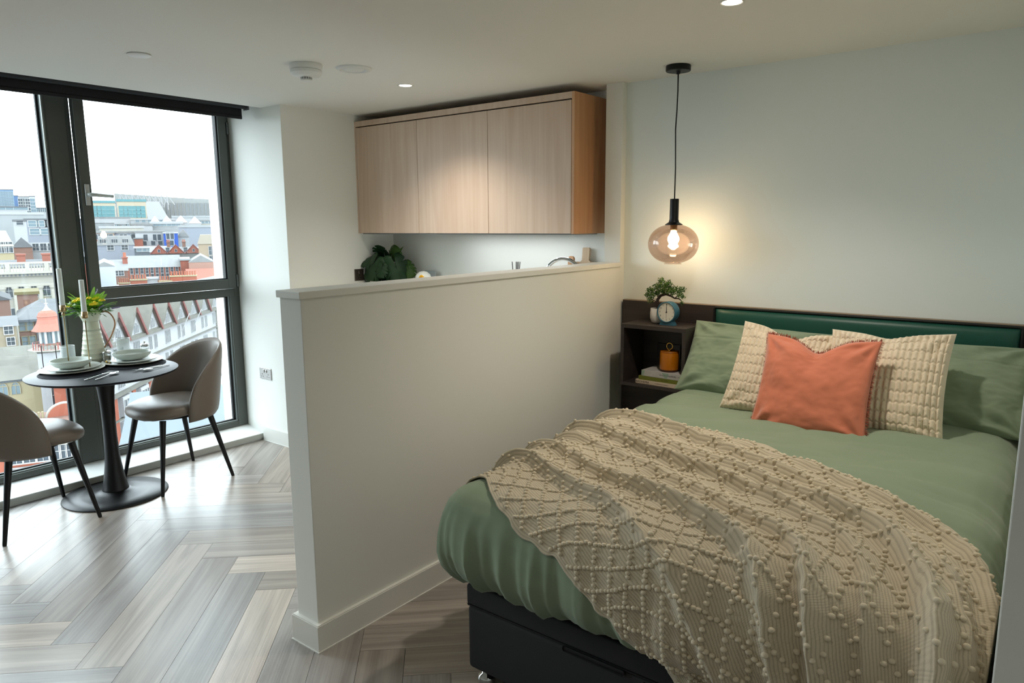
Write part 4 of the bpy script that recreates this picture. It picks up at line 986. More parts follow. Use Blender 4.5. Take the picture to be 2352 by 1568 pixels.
# enamel jug with flowers
jx, jy = -4.755, 1.862
jg = thing('enamel_jug', 'tall cream ribbed jug holding flowers on the dining table', 'jug', (jx, jy, TZ), (0, 0, math.radians(38)))
JUG = mat('jug_enamel', (214, 216, 196), 0.35)
pr = [(0, 0.0), (0.074, 0.0), (0.076, 0.004)]
for k in range(1, 8):
    z = 0.008+0.030*k; r = 0.0765-0.0045*k
    pr += [(r+0.0006, z-0.003), (r+0.002, z-0.0008), (r+0.002, z+0.0008), (r+0.0004, z+0.003)]
pr += [(0.044, 0.262), (0.043, 0.268)]
MB().lathe(pr+[(0.040, 0.268), (0.070, 0.01), (0, 0.008)], n=56).obj('body', JUG, jg, smooth=True)
rows = []
for k in range(12):
    t = k/11; row = []
    for i in range(56):
        a = 2*PI*i/56; r = 0.043+0.022*t**1.1; ext = 0.030*t**1.4*max(0, math.cos(a-PI))**6
        row.append(((r+ext)*math.cos(a), r*math.sin(a), 0.265+0.062*t+0.014*t*max(0, math.cos(a-PI))**4))
    rows.append(row)
o = MB().grid(rows, wrap_u=True).obj('spout_collar', JUG, jg, smooth=True); o.modifiers.new('t', 'SOLIDIFY').thickness = 0.002
sh = MB(); sh.tube(spline([(0.055, 0, 0.318), (0.09, 0, 0.327), (0.122, 0, 0.312), (0.142, 0, 0.28), (0.146, 0, 0.245), (0.132, 0, 0.205), (0.112, 0, 0.165), (0.068, 0, 0.10)]), 0.0042, 10); sh.obj('handle', mat('jug_handle', (176, 128, 92), 0.35, metal=0.4), jg, smooth=True)
fl = thing('flower_bouquet', 'bouquet of yellow and lilac flowers with bright fern fronds in the cream jug', 'flowers', (jx, jy, TZ+0.325), (0, 0, math.radians(38))); fl.scale = (1.12, 1.12, 1.18)
FG = mat('fern_green', (150, 200, 60), 0.5); FG2 = mat('leaf_green', (66, 118, 50), 0.5, noise_amt=0.3, nscale=60); LIL = mat('lilac', (150, 140, 178), 0.7); PALEF = mat('pale_petal', (196, 206, 186), 0.7)
def frond(a, el, ln, m, wmul=1.5):
    ln *= 1.12
    d0 = Vector((math.cos(a)*math.cos(el), math.sin(a)*math.cos(el), math.sin(el))); side = d0.cross(Vector((0, 0, 1))).normalized()
    sh = MB(); pts = [d0*ln*t+Vector((0, 0, -0.03*t*t)) for t in [i/10 for i in range(11)]]; sh.tube(pts, 0.0009, 5)
    for k in range(2, 24):
        t = k/24; p = d0*ln*t+Vector((0, 0, -0.03*t*t)); lw = 0.022*wmul*math.sin(PI*(0.15+0.83*t))**0.8
        for s in (-1, 1):
            tip = p+side*s*lw+d0*lw*0.35; q = p+d0*0.0046
            vv = [sh.bm.verts.new(x) for x in (p, p+side*s*lw*.5+d0*(-.0012), tip, q+side*s*lw*.45)]; sh.bm.faces.new(vv)
    return sh.obj('fern_frond', m, fl)
for a, el, ln in ((PI+0.75, 0.95, .15), (PI+.9, 0.75, .12), (PI-.5, 0.5, .12), (0.1, 1.35, .145), (-0.35, 0.75, .165), (-0.6, 0.55, .14), (-.9, 0.35, .13), (-1.4, 0.5, .11), (2.2, .9, .12), (1.2, .8, .12), (-1.8, .9, .1), (-2.2, .6, .12), (0.4, .5, .14), (PI+.4, .35, .11), (PI+.1, .8, .14), (-1.2, .75, .13), (-1.6, .55, .13), (-.1, .95, .15), (PI+1.2, .5, .14), (-2.0, .35, .12), (-.75, .2, .13), (PI+.6, .55, .15), (PI+.3, .2, .14), (PI-.2, .7, .13), (-1.4, .15, .14), (-1.0, .6, .14), (-.5, .95, .14), (.1, .45, .14), (-2.4, .35, .14), (PI+.8, .1, .13)): frond(a, el, ln, FG)
sh = MB()
for i in range(650):
    a = R_.uniform(0, 2*PI); el = R_.uniform(-0.15, 1.45); r = R_.uniform(0.04, 0.095); d0 = Vector((math.cos(a)*math.cos(el), math.sin(a)*math.cos(el), math.sin(el)))
    p = d0*r*Vector((1, 1, 0.85)).length*0.55; p = Vector((d0.x*r, d0.y*r, d0.z*r*0.8+.0)); t = (d0+Vector((R_.gauss(0, .5), R_.gauss(0, .5), R_.gauss(0, .4)))).normalized(); s = t.orthogonal().normalized()*0.0022
    vv = [sh.bm.verts.new(x) for x in (p, p+t*.014+s, p+t*.032, p+t*.014-s)]; sh.bm.faces.new(vv)
o = sh.obj('leaves', FG2, fl); o['kind'] = 'stuff'
def blossom(p, r, m, n=7):
    sh = MB()
    for k in range(n): a = 2*PI*k/n; sh.ico((p[0]+r*.6*math.cos(a), p[1]+r*.6*math.sin(a), p[2]+r*.2*math.sin(3*a)), r*.5, 1, (1, 1, .6))
    sh.ico((p[0], p[1], p[2]+r*.3), r*.5, 1); return sh.obj('blossom', m, fl, smooth=True)
YE = mat('yellow_blossom', (244, 214, 40), 0.6)
def dirp(a, el, r): return (math.cos(a)*math.cos(el)*r, math.sin(a)*math.cos(el)*r, math.sin(el)*r*0.85)
for a, el, r, s in ((PI+.9, .75, .10, .014), (PI+1.3, .9, .10, .014), (PI+.6, 1.0, .095, .014), (-1.9, .95, .10, .013), (-1.0, 1.05, .10, .014), (-.6, .9, .105, .014), (-.35, .85, .11, .014), (-.1, 1.1, .1, .012), (-.1, .7, .11, .012), (-.75, .55, .105, .020), (-.9, .5, .115, .016), (PI+.5, .35, .105, .010), (1.5, .9, .1, .014), (2.3, .8, .1, .013), (-.5, .6, .13, .01), (PI+.9, .45, .1, .012)): blossom(dirp(a, el, r), s, YE)
for a, el, r in ((PI+.8, .3, .1), (PI+.35, .25, .12), (-.45, .35, .11), (-.2, 1.15, .13), (.1, .15, .14), (PI+1.1, .2, .1)):
    d0 = Vector(dirp(a, el, 1)); sh = MB()
    for k in range(10): sh.ico(d0*(r+0.0045*k-.02)+Vector((R_.gauss(0, .001), R_.gauss(0, .001), 0)), 0.0052-0.0002*k, 1)
    sh.obj('lavender_spike', LIL, fl, smooth=True)
for a, el, r in ((-.9, .2, .10), (PI+1.25, .5, .1), (PI+.7, .55, .105)): blossom(dirp(a, el, r), .013, PALEF, 6)

# candlesticks with tall candles
for (x, y, hb, hc, lean, lb) in ((-4.690, 1.690, 0.385, 0.225, (0.0, 0.0), 'taller brass candlestick with a white candle, nearer the left chair'), (-4.535, 1.745, 0.352, 0.195, (0.0, 0.0), 'shorter brass candlestick with a white candle, in front of the cream jug')):
    cs = thing('candlestick', lb, 'candlestick', (x, y, TZ))
    disc('foot', [(0, 0), (0.035, 0), (0.036, 0.003), (0.030, 0.006), (0.006, 0.010), (0, 0.011)], BRASS, cs, 40)
    disc('stem', [(0, 0.008), (0.0036, 0.010), (0.0032, hb-0.06), (0.0045, hb-0.058), (0, hb-0.05)], BRASS, cs, 14)
    if hb > .37: disc('knop', [(0, hb-0.066), (0.007, hb-0.062), (0.0105, hb-0.054), (0.007, hb-0.046), (0, hb-.042)], BRASS, cs, 20)
    disc('cup', [(0, hb-.044), (0.006, hb-0.042), (0.0160, hb-0.040), (0.0178, hb-0.034), (0.0178, hb), (0.0158, hb), (0.0158, hb-0.01), (0, hb-.01)], BRASS, cs, 28)
    cd = thing('candle', 'white dinner candle in the '+('taller' if hb > .37 else 'shorter')+' brass candlestick', 'candle', (x, y, TZ+hb-0.0095))
    sh = MB()
    rows = [[(0.0148*(1-0.10*t)*math.cos(2*PI*i/20)*1.0, 0.0148*(1-0.10*t)*math.sin(2*PI*i/20), hc*t) for i in range(20)] for t in (0, .1, .3, .5, .7, .9, .985, 1.0)]
    sh.grid([[(p[0]*0.05, p[1]*.05, 0) for p in rows[0]]]+rows+[[(p[0]*0.1, p[1]*.1, p[2]-.001) for p in rows[-1]]], wrap_u=True); sh.obj('wax', WAX, cd, angle=50)

# tumblers, cruets
TG = thin_glass('tumbler_glass', (0.93, 0.95, 0.95), 0.10)
FROST = mat('clouded_glass', (216, 224, 222), 0.2, alpha=0.30)
for (x, y, lb) in ((-4.755, 1.715, 'clear straight tumbler behind the left place setting'), (-4.79, 2.055, 'clear straight tumbler to the right of the cream jug')):
    g = thing('tumbler', lb, 'glass', (x, y, TZ), group='water tumblers')
    disc('wall', [(0.033, 0.002), (0.0385, 0.010), (0.0395, 0.130), (0.0375, 0.130), (0.0365, 0.014), (0, 0.012)], FROST, g, 48)
    disc('rim', [(0.0396, 0.1295), (0.0385, 0.1315), (0.0374, 0.1295)], CERAMIC, g, 48)
    disc('base', [(0, 0), (0.033, 0), (0.036, 0.004), (0.0365, 0.010), (0, 0.011)], mat('glass_base', (176, 190, 196), 0.1, alpha=0.7), g, 48)
for (x, y, m, lb) in ((-4.66, 1.895, mat('pepper', (168, 160, 140), 0.8), 'glass pepper shaker with a steel lid in front of the cream jug'), (-4.74, 2.165, mat('salt', (236, 236, 232), 0.8), 'glass salt shaker with a steel lid behind the right place setting')):
    s = thing('salt_shaker' if 'salt' in lb else 'pepper_shaker', lb, 'shaker', (x, y, TZ))
    disc('filling', [(0, 0.006), (0.0205, 0.006), (0.0205, 0.052), (0, 0.052)], m, s, 28)
    disc('glass_body', [(0, 0), (0.024, 0), (0.025, 0.004), (0.025, 0.066), (0.022, 0.070)], TG, s, 32)
    disc('lid', [(0.022, 0.066), (0.026, 0.068), (0.026, 0.078), (0.020, 0.084), (0.008, 0.087), (0.005, 0.090), (0.005, 0.094), (0.007, 0.098), (0.004, 0.102), (0, 0.103)], STEEL, s, 32)
s = thing('glass_tube', 'thin clear ridged glass tube beside the pepper shaker', 'tube', (-4.625, 1.93, TZ))
disc('tube', [(0, 0), (0.009, 0), (0.010, 0.003), (0.008, 0.02), (0.010, 0.025), (0.008, 0.045), (0.010, 0.05), (0.009, 0.09), (0, 0.092)], TG, s, 20)
s = thing('brass_knot', 'small dark gold knot ornament beside the pepper shaker', 'ornament', (-4.60, 1.875, TZ))
sh = MB(); sh.tube([(0.013*math.cos(a)*(1+.3*math.cos(3*a)), 0.008*math.sin(2*a), 0.017+0.012*math.sin(a)) for a in [2*PI*k/40 for k in range(41)]], 0.004, 8); sh.obj('knot', GOLD, s, smooth=True)
s = thing('wire_rack', 'small rack with two dark uprights and a clear sign panel behind the left bowls', 'rack', (-4.835, 1.64, TZ), (0, 0, math.radians(52)))
for xx in (-0.038, 0.038):
    sh = MB(); sh.tube([(xx, 0, 0.0), (xx, 0, 0.135)], 0.0024, 8); sh.obj('upright', mat('dark_red_metal', (44, 20, 30), 0.4), s)
sh = MB(); sh.box(-.036, .036, -.002, .002, 0.112, 0.134, .001); sh.obj('clear_panel', FROST, s)
sh = MB(); sh.box(-.045, .045, -.02, .02, 0, 0.004, .001); sh.obj('rack_base', BLACKM, s)

# ------------------------------------------------------------------ the city outside
FPX = 1642.2937
def ray(px, py): return f_ + r_*((px-1176)/FPX) - u_*((py-784)/FPX)
def far(px, py, D):
    d = ray(px, py); k = D/math.hypot(d.x, d.y); return Vector((d.x*k, d.y*k, 1.6+d.z*k))
GZ = -33.0
def cm(name, col, **k): return mat('city_'+name, col, 0.85, 0.31, spec=0.15, **k)  # haze is put into the paled city colours; all dimmed under the bright sky
BR = cm('brick', (180, 112, 96), noise_amt=0.12, nscale=0.8); BR2 = cm('brick_dark', (152, 118, 106), noise_amt=0.12, nscale=0.8); BRO = cm('brick_orange', (192, 114, 92), noise_amt=0.08, nscale=0.6)
SL = cm('slate', (130, 132, 136), noise_amt=0.10, nscale=1.2); SL2 = cm('slate_light', (160, 162, 162), noise_amt=0.12, nscale=1.2); SL3 = cm('slate_brown', (140, 138, 130), noise_amt=0.14, nscale=1.5)
ST = cm('stone', (206, 202, 190), noise_amt=0.06, nscale=0.5); STC = cm('stone_cream', (200, 186, 150), noise_amt=0.06, nscale=0.6); WH = cm('render_white', (208, 209, 211)); GR = cm('render_grey', (168, 174, 186)); GRL = cm('concrete', (188, 192, 194), noise_amt=0.05, nscale=0.2)
PCH = cm('render_peach', (220, 178, 146)); BLU = cm('panel_blue', (66, 104, 196)); TEA = cm('glass_teal', (120, 170, 176)); PINK = cm('render_pink', (196, 152, 136)); BLT = cm('tower_blue', (140, 172, 206), noise_amt=0.15, nscale=.3)
WFR = cm('frame_white', (232, 234, 234)); PAN = mat('city_pane', (84, 94, 104), 0.35, 0.3, spec=0.2); PANL = mat('city_pane_light', (130, 150, 160), 0.35, 0.35, spec=0.2); REDT = cm('terracotta_red', (204, 132, 116)); BARGE = cm('barge_red', (150, 96, 92)); POT = cm('pot_clay', (206, 128, 104)); LEAD = cm('lead_grey', (110, 118, 126)); FLATB = cm('flat_roof_blue', (134, 146, 158)); GRN = cm('shrub', (120, 140, 80), noise_amt=.3, nscale=2)
WM = {}
def win_mesh(w, h, bars_, fm):
    k = (round(w, 2), round(h, 2), bars_, fm.name)
    if k not in WM:
        sh = MB(); f = min(w, h)*0.09
        sh.box(-w/2-f, w/2+f, -0.12, 0.02, h, h+f).box(-w/2-f, w/2+f, -0.16, 0.02, -f, 0).box(-w/2-f, -w/2, -0.12, 0.02, 0, h).box(w/2, w/2+f, -0.12, 0.02, 0, h)
        if bars_ >= 1: sh.box(-w/2, w/2, -0.09, 0.0, h*.5-f*.3, h*.5+f*.3)
        if bars_ >= 2: sh.box(-f*.25, f*.25, -0.08, 0.0, 0, h)
        a = sh.mesh('window', fm); sh = MB(); sh.box(-w/2, w/2, -0.04, 0.02, 0, h); WM[k] = (a, sh)
        WM[k] = (a, {})
    return WM[k][0], k
PM = {}
def pane_mesh(w, h, m):
    k = (round(w, 2), round(h, 2), m.name)
    if k not in PM: sh = MB(); sh.box(-w/2, w/2, -0.04, 0.02, 0, h); PM[k] = sh.mesh('pane', m)
    return PM[k]
def window(parent, x, z, w, h, y=0.0, bars_=2, fm=None, pm=None, rz=0):
    fm = fm or WFR; me, _ = win_mesh(w, h, bars_, fm)
    o = link('window', me, parent, (x, y, z), (0, 0, rz)); link('pane', pane_mesh(w, h, pm or PAN), o); return o
def roof(parent, kind, x0, x1, y0, y1, z, h, m, over=0.25, name='roof', t=0.18):
    sh = MB(); x0 -= over; x1 += over; y0 -= over; y1 += over; ym, xm = (y0+y1)/2, (x0+x1)/2
    if kind == 'flat': sh.box(x0, x1, y0, y1, z, z+max(h, 0.3)); return sh.obj(name, m, parent)
    if kind == 'x': sh.poly([(x0, y0, z), (x0, ym, z+h), (x0, y1, z)], (x1-x0, 0, 0))
    elif kind == 'y': sh.poly([(x0, y0, z), (xm, y0, z+h), (x1, y0, z)], (0, y1-y0, 0))
    elif kind in ('hip', 'hipL'):
        q = min((y1-y0)/2, (x1-x0)/2)*0.95; xl = x0+q; xr = (x1-q) if kind == 'hip' else x1
        v = [sh.bm.verts.new(p) for p in ((x0, y0, z), (x1, y0, z), (x1, y1, z), (x0, y1, z), (xl, ym, z+h), (xr, ym, z+h))]
        for f in ((0, 1, 5, 4), (1, 2, 5), (2, 3, 4, 5), (3, 0, 4), (3, 2, 1, 0)): sh.bm.faces.new([v[i] for i in f])
    elif kind == 'mansard':
        i = h*0.35; v = [sh.bm.verts.new(p) for p in ((x0, y0, z), (x1, y0, z), (x1, y1, z), (x0, y1, z), (x0+i, y0+i, z+h), (x1-i, y0+i, z+h), (x1-i, y1-i, z+h), (x0+i, y1-i, z+h))]
        for f in ((0, 1, 5, 4), (1, 2, 6, 5), (2, 3, 7, 6), (3, 0, 4, 7), (4, 5, 6, 7), (3, 2, 1, 0)): sh.bm.faces.new([v[j] for j in f])
    return sh.obj(name, m, parent)
def chimney(parent, x, y, z, w, d, h, n, m=None, potm=None, ph=0.9):
    sh = MB(); sh.box(x-w/2, x+w/2, y-d/2, y+d/2, z, z+h).box(x-w/2-.12, x+w/2+.12, y-d/2-.12, y+d/2+.12, z+h, z+h+0.25)
    c = sh.obj('chimney', m or BR, parent)
    for i in range(n):
        px_ = x-w/2+(i+.5)*w/n; r = min(w/n*0.36, 0.28)
        MB().lathe([(0, 0), (r*1.05, 0), (r*.9, ph*.9), (r*1.05, ph*.92), (r*1.05, ph), (0, ph)], (px_, y, z+h+0.25), n=10).obj('chimney_pot', potm or POT, c)
    return c
def site(name, label, cat, px0, px1, D, group=None, yaw=0, py=600):
    """Empty on the ground, local +x to the right, +y away; returns it with the width between the two bearings"""
    a, b = far(px0, py, D), far(px1, py, D); c = (a+b)/2; d = (b-a); w = math.hypot(d.x, d.y)
    o = thing(name, label, cat, (c.x, c.y, GZ), (0, 0, math.atan2(d.y, d.x)+math.radians(yaw)), group)
    o['w'] = w; return o, w
def zof(px, py, D): return far(px, py, D).z-GZ
def house(label, px0, px1, pyt, D, dep, wallm, rk='flat', rh=0.5, rm=None, rows=(), yaw=0, cat='building', over=0.2, name='building', chims=(), group='buildings outside the window', zb=0.0, bars_=2, pm=None, fm=None):
    """pyt: picture height of the eaves.  rows: (py of window foot, h metres, w metres, [fractions across])"""
    o, w = site(name, label, cat, px0, px1, D, group, yaw, py=pyt)
    mid = (px0+px1)/2; z1 = zof(mid, pyt, D)
    sh = MB(); sh.box(-w/2, w/2, 0, dep, zb, z1); sh.obj('wall', wallm, o)
    if rh > 50: rh = zof(mid, rh, D+(dep/2 if rk in ('x', 'hip', 'hipL') else 0))-z1
    roof(o, rk, -w/2, w/2, 0, dep, z1+0.002, rh, rm or SL, over)
    for (py, h, ww, fr) in rows:
        z = zof(mid, py, D)
        for f in fr: window(o, -w/2+w*f, z, ww, h, 0, bars_, fm=fm, pm=pm)
    for (f, y, zz, cw, cd, chh, n) in chims: chimney(o, -w/2+w*f, y, z1+zz, cw, cd, chh, n)
    return o, w, z1
g = MB(); g.box(-1500, -14, -700, 1500, -1.0, 0); gr = g.obj('ground', cm('asphalt', (168, 168, 168), noise_amt=.06, nscale=.05)); gr.location = (0, 0, GZ); struct(gr)
def fr_(n, a=0.08, b=0.92): return [a+(b-a)*(i+.5)/n for i in range(n)]

# far band
house('tall blue clad tower on the skyline at the left', -12, 30, 436, 600, 25, BLT, rows=[(445+7*i, 1.6, 2.2, fr_(6)) for i in range(6)], bars_=0, pm=PANL, fm=cm('mullion_pale', (180, 196, 210)), name='tower_block', cat='tower')
house('narrow darker blue tower behind the tall blue tower', 30, 41, 450, 640, 20, cm('blue_dark', (116, 146, 188)), name='tower_block', cat='tower')
house('grey tower with rows of dark windows right of the blue tower', 42, 66, 452, 560, 20, GRL, rows=[(462+7*i, 1.6, 2.6, fr_(4)) for i in range(6)], bars_=0, name='tower_block', cat='tower')
house('pale tower beside the grey tower', 67, 80, 451, 600, 20, cm('pale_tower', (206, 210, 216)), rows=[(462+8*i, 1.6, 1.6, fr_(2)) for i in range(4)], bars_=0, pm=PANL, fm=cm('mullion_pale', (180, 196, 210)), name='tower_block', cat='tower')
house('distant pale block low on the skyline', 82, 120, 478, 650, 30, cm('pale_far', (214, 216, 216)), rows=[(486, 3, 2, fr_(7))], bars_=0, pm=PANL)
house('long white flat roofed building below the blue tower', -20, 62, 476, 430, 30, WH, rows=[(482, 1.6, 9, fr_(2))], bars_=0, pm=PANL)
house('white stepped block with a pale roof on the left', -15, 100, 493, 360, 40, GRL, rh=1.0, rm=WH)
house('grey office block with light windows in the left window', 55, 190, 505, 300, 30, GR, rows=[(520, 2.0, 3, fr_(6)), (538, 2.0, 3, fr_(5))], bars_=1, pm=PANL, rm=SL)
house('small white plant room on a roof at the left', 30, 60, 508, 250, 10, WH, rows=[(516, 1.2, 1.6, [.5])], bars_=1)
# stadium
o, w = site('stadium', 'vast grey stadium stand with a white roof on the skyline', 'stadium', 240, 505, 640, None)
z1 = zof(380, 452, 640)
sh = MB(); sh.poly([(-w*.38, 20, 0), (w/2, 20, 0), (w/2, 20, z1-1), (w*.2, 20, z1), (-w*.38, 20, z1+3)], (0, 60, 0)); sh.obj('stand', cm('stand_grey', (176, 178, 176), noise_amt=.05, nscale=.1), o)
sh = MB(); sh.poly([(-w*.1, -10, z1-22), (w*.12, -10, z1-26), (-w*.0, -10, z1-4), (-w*.12, -10, z1-4)], (0, 28, 0)); sh.obj('roof_canopy', WH, o)
for k in range(9):
    x = -w*.36+w*.05*k; sh = MB(); sh.tube([(x, 8, z1-8), (x+3, 8, z1+2), (x+8, 8, z1-6)], 0.35, 5).tube([(x+3, 8, z1+2), (x+3, 8, z1-10)], 0.3, 5); sh.obj('roof_truss', WH, o)
for k in range(12): sh = MB(); x = w*.06+w*.035*k; sh.box(x, x+1.6, 19.4, 20, z1-16, z1-4); sh.obj('column', cm('col_grey', (150, 154, 156)), o)
# glass offices
for lb, a, b, t_, n in (('glass fronted office with a sand coloured frame, the left of the pair', 208, 264, 466, 5), ('curved teal glass office, the right of the pair', 268, 335, 463, 6)):
    o, w, z1 = house(lb, a, b, t_, 430, 24, cm('sand', (214, 200, 176)), rh=1.2, rm=TEA, rows=[(500-8.2*i, 1.7, w_, fr_(n, .07, .93)) for i, w_ in enumerate([2.0]*4)] if False else [(499, 1.9, 2.1, fr_(n, .06, .94)), (490.5, 1.9, 2.1, fr_(n, .06, .94)), (482, 1.9, 2.1, fr_(n, .06, .94))], bars_=0, pm=TEA, fm=cm('mullion', (150, 190, 194)), name='office_block')
# pale roofs in the middle distance
pr_ = [(200, 300, 501, 380, WH, .6), (300, 400, 505, 372, GRL, .6), (395, 500, 500, 380, WH, 1), (440, 500, 508, 350, ST, .8), (206, 262, 512, 330, GRL, .8), (264, 296, 515, 318, PCH, .5), (296, 350, 518, 320, WH, .8), (345, 420, 514, 330, GRL, 1), (410, 500, 522, 300, GR, .8), (150, 215, 520, 330, GRL, .6), (228, 330, 524, 292, ST, .8)]
for i, (a, b, t_, D, m, h) in enumerate(pr_):
    house('pale low rooftop block in the middle distance, '+['far left of the sash', 'under the glass offices', 'below the stadium roof', 'far right under the stadium', 'behind the peach box', 'small peach box', 'white and right of the peach box', 'grey and wide in the centre', 'grey above the blue panelled house', 'behind the window post', 'just above the terrace of mixed fronts'][i], a, b, t_, D, 18, m, rh=h, rm=[SL2, WH, GRL][i % 3], rows=[(t_+5, 1.2, 1.6, fr_(6))] if i % 2 else [], bars_=0, pm=PANL, group='low rooftops in the middle distance')
for i, (a, b, t_, D) in enumerate([(345, 368, 512, 345), (372, 396, 511, 345), (402, 430, 511, 340), (434, 462, 513, 340)]):
    house('small white tent shaped roof, number %s from the left in the row' % ['first', 'second', 'third', 'fourth'][i], a, b, t_, D, 9, WH, 'hip', 3.0, WH, group='white pointed roofs')
# left hand middle distance
house('brick house with a gable end and slate roof at the far left', 28, 74, 568, 190, 16, BR2, 'y', 545, SL, rows=[], chims=())
house('slate roofed building behind the white classical building', 66, 150, 566, 200, 14, GRL, 'x', 556, SL, rows=[(575, 1.6, 1.2, fr_(4))])
house('ornate cream rooftop pavilion at the far left', -8, 30, 566, 170, 8, STC, 'mansard', 3, ST, rows=[(580, 2, 1, fr_(3))])
house('long dark slate roof behind the balustrade', -20, 190, 612, 132, 8, GRL, 'x', 595, SL, rows=[], chims=[(.32, 2, .1, 1.1, 1.0, 1.6, 0), (.6, 2, .1, 1.1, 1.0, 1.6, 0)])
# classical building
o, w = site('classical_building', 'white classical building with balustrade, columns and sash windows', 'building', -30, 190, 118, py=650)
zt = zof(60, 625, 118); sh = MB(); sh.box(-w/2, w/2, 0, 12, 0, zt); sh.obj('wall', ST, o)
sh = MB(); sh.box(-w/2-.3, w/2+.3, -0.9, 0.4, zt-0.15, zt+0.15).box(-w/2-.3, w/2+.3, -0.6, 0.4, zt-.5, zt-.15).box(-w/2-.3, w/2+.3, -0.35, .3, zt-1.9, zt-1.5); sh.obj('cornice', ST, o)
sh = MB()
for k in range(int(w/0.45)): sh.box(-w/2+k*.45, -w/2+k*.45+.2, -0.75, -0.6, zt-.45, zt-.2)
q = sh.obj('dentils', LEAD, o); q['kind'] = 'stuff'
sh = MB(); sh.box(-w/2, w/2, -0.5, -0.1, zt+1.15, zt+1.4); sh.obj('handrail', ST, o)
for k in range(int(w/2.2)):
    x = -w/2+k*2.2; sh = MB(); sh.box(x, x+.5, -.5, -.1, zt+.15, zt+1.15); sh.obj('plinth', ST, o)
for k in range(int(w/0.34)):
    if (k*.34) % 2.2 > .5: MB().lathe([(0, 0), (.08, 0), (.06, .3), (.1, .6), (.05, 1.0), (0, 1.0)], (-w/2+k*.34, -.3, zt+.15), n=6).obj('baluster', ST, o)
zw = zof(60, 681, 118)
def xat(px): return (far(px, 650, 118)-far(-30, 650, 118)).length-w/2
for px in (18, 47, 76, 105, 134): window(o, xat(px), zw, 0.85, 1.75, -.02)
for px in (18, 76, 134): window(o, xat(px), zw-3.4, 0.85, 1.9, -.02)
for px in (5, 33, 62, 91, 120):
    sh = MB(); x = xat(px); sh.lathe([(0, 0), (.34, 0), (.28, zt-2.4), (.42, zt-2.1), (.42, zt-1.9), (0, zt-1.9)], (x, -0.28, 0), n=14); sh.obj('column', ST, o, smooth=False)
# brick building with slate roof
o, w, z1 = house('brown brick building with a large slate roof and paired grey windows', 40, 158, 732, 76, 9, BR2, 'hipL', 686, SL, rows=[(756, .88, .52, [.085, .215, .45, .60, .82, .95]), (792, .88, .52, [.11, .235, .48, .62, .84])], yaw=0, pm=PANL, fm=cm('frame_stone', (176, 166, 132)), bars_=1)
sh = MB(); sh.box(-w/2+w*.335, -w/2+w*.36, -.2, 0, 0, z1-.2); sh.obj('drainpipe', LEAD, o)
sh = MB(); sh.box(-w/2-.3, w/2+.2, -.35, -.1, z1-.15, z1+.05); sh.obj('gutter', LEAD, o)
house('dark red-brown brick gable rising behind the brown brick building', 38, 86, 676, 92, 5, BR2, 'flat', .3, cm('moss', (130, 120, 80)))
house('small pale stone house with a grey roof at the far left edge', -30, 37, 750, 70, 7, cm('rubble', (178, 164, 140), noise_amt=.1, nscale=1), 'x', 726, SL, rows=[(768, .62, .58, [.72]), (794, .62, .52, [.76])])
house('dark slate pitched roof at the far left edge above the stone house', -40, 22, 690, 82, 7, BR2, 'y', 676, cm('slate_dark', (92, 94, 98)))
# domed turret
o, w = site('domed_turret', 'white turret with a terracotta red bell-shaped dome and white finial', 'turret', 92, 132, 58, py=757)
zd = zof(112, 757, 58)
def P(py): return zof(112, py, 58)
MB().lathe([(1.02, P(758)), (0.90, P(752)), (0.70, P(742)), (0.60, P(732)), (0.60, P(727)), (0.63, P(725.5)), (0.58, P(724)), (0.50, P(717)), (0.30, P(712)), (0.0, P(710.5))], n=8).obj('dome', REDT, o)
MB().lathe([(0.30, P(713)), (0.16, P(708)), (0.07, P(703)), (0.05, P(698)), (0.10, P(697)), (0.10, P(696)), (0.03, P(695)), (0.02, P(684)), (0, P(683.5))], n=12).obj('finial', WFR, o)
sh = MB()
for k in range(8):
    a = PI/8+PI/4*k; sh.box(.58*math.cos(a)-.07, .58*math.cos(a)+.07, .58*math.sin(a)-.07, .58*math.sin(a)+.07, P(786), P(758))
sh.obj('lantern_post', WFR, o); MB().lathe([(0, P(786)), (.48, P(786)), (.48, P(758)), (0, P(758))], n=8).obj('lantern_glass', PANL, o)
for k in range(8):
    a = PI/4*k; sh = MB(); sh.box(-.42, .42, 1.0, 1.04, P(786), P(785.2)).box(-.42, .42, 1.0, 1.04, P(800), P(799))
    for q in range(5): sh.box(-.40+.2*q-.02, -.40+.2*q+.02, 1.0, 1.03, P(800), P(786))
    q = sh.obj('railing', cm('rail_red', (196, 120, 112)), o); q.rotation_euler = (0, 0, a)
MB().lathe([(0, P(806)), (0.9, P(806)), (1.35, P(801)), (1.35, P(799.5)), (0, P(799.5))], n=8).obj('balcony_deck', ST, o)
sh = MB(); sh.box(-.82, .82, -.82, .82, 0, P(806)); sh.obj('tower_wall', WH, o)
window(o, 0.05, P(925), .55, 1.35, -.83); window(o, -.05, P(968), .55, 1.2, -.83)
# chapel and neighbours
o, w, z1 = house('chapel with a broad grey roof and pointed arch windows at the lower left', -60, 92, 873, 60, 7, STC, 'x', 796, SL3)
for px in (4, 33):
    x = (far(px, 880, 60)-far(-60, 880, 60)).length-w/2; hgt = .92; zz = zof(30, 905, 60)
    sh = MB(); pts = [(x-.27, -.05, zz), (x+.27, -.05, zz), (x+.27, -.05, zz+.5), (x+.19, -.05, zz+.75), (x, -.05, zz+hgt), (x-.19, -.05, zz+.75), (x-.27, -.05, zz+.5)]
    sh.poly(pts, (0, .1, 0)); fw = sh.obj('arched_window', PANL, o)
    sh = MB(); sh.tube([(p[0], -.07, p[2]) for p in pts[1:]+pts[:1]], .03, 5).box(x-.015, x+.015, -.08, -.02, zz, zz+hgt).box(x-.27, x+.27, -.08, -.02, zz+.6, zz+.65); sh.obj('tracery', STC, fw)
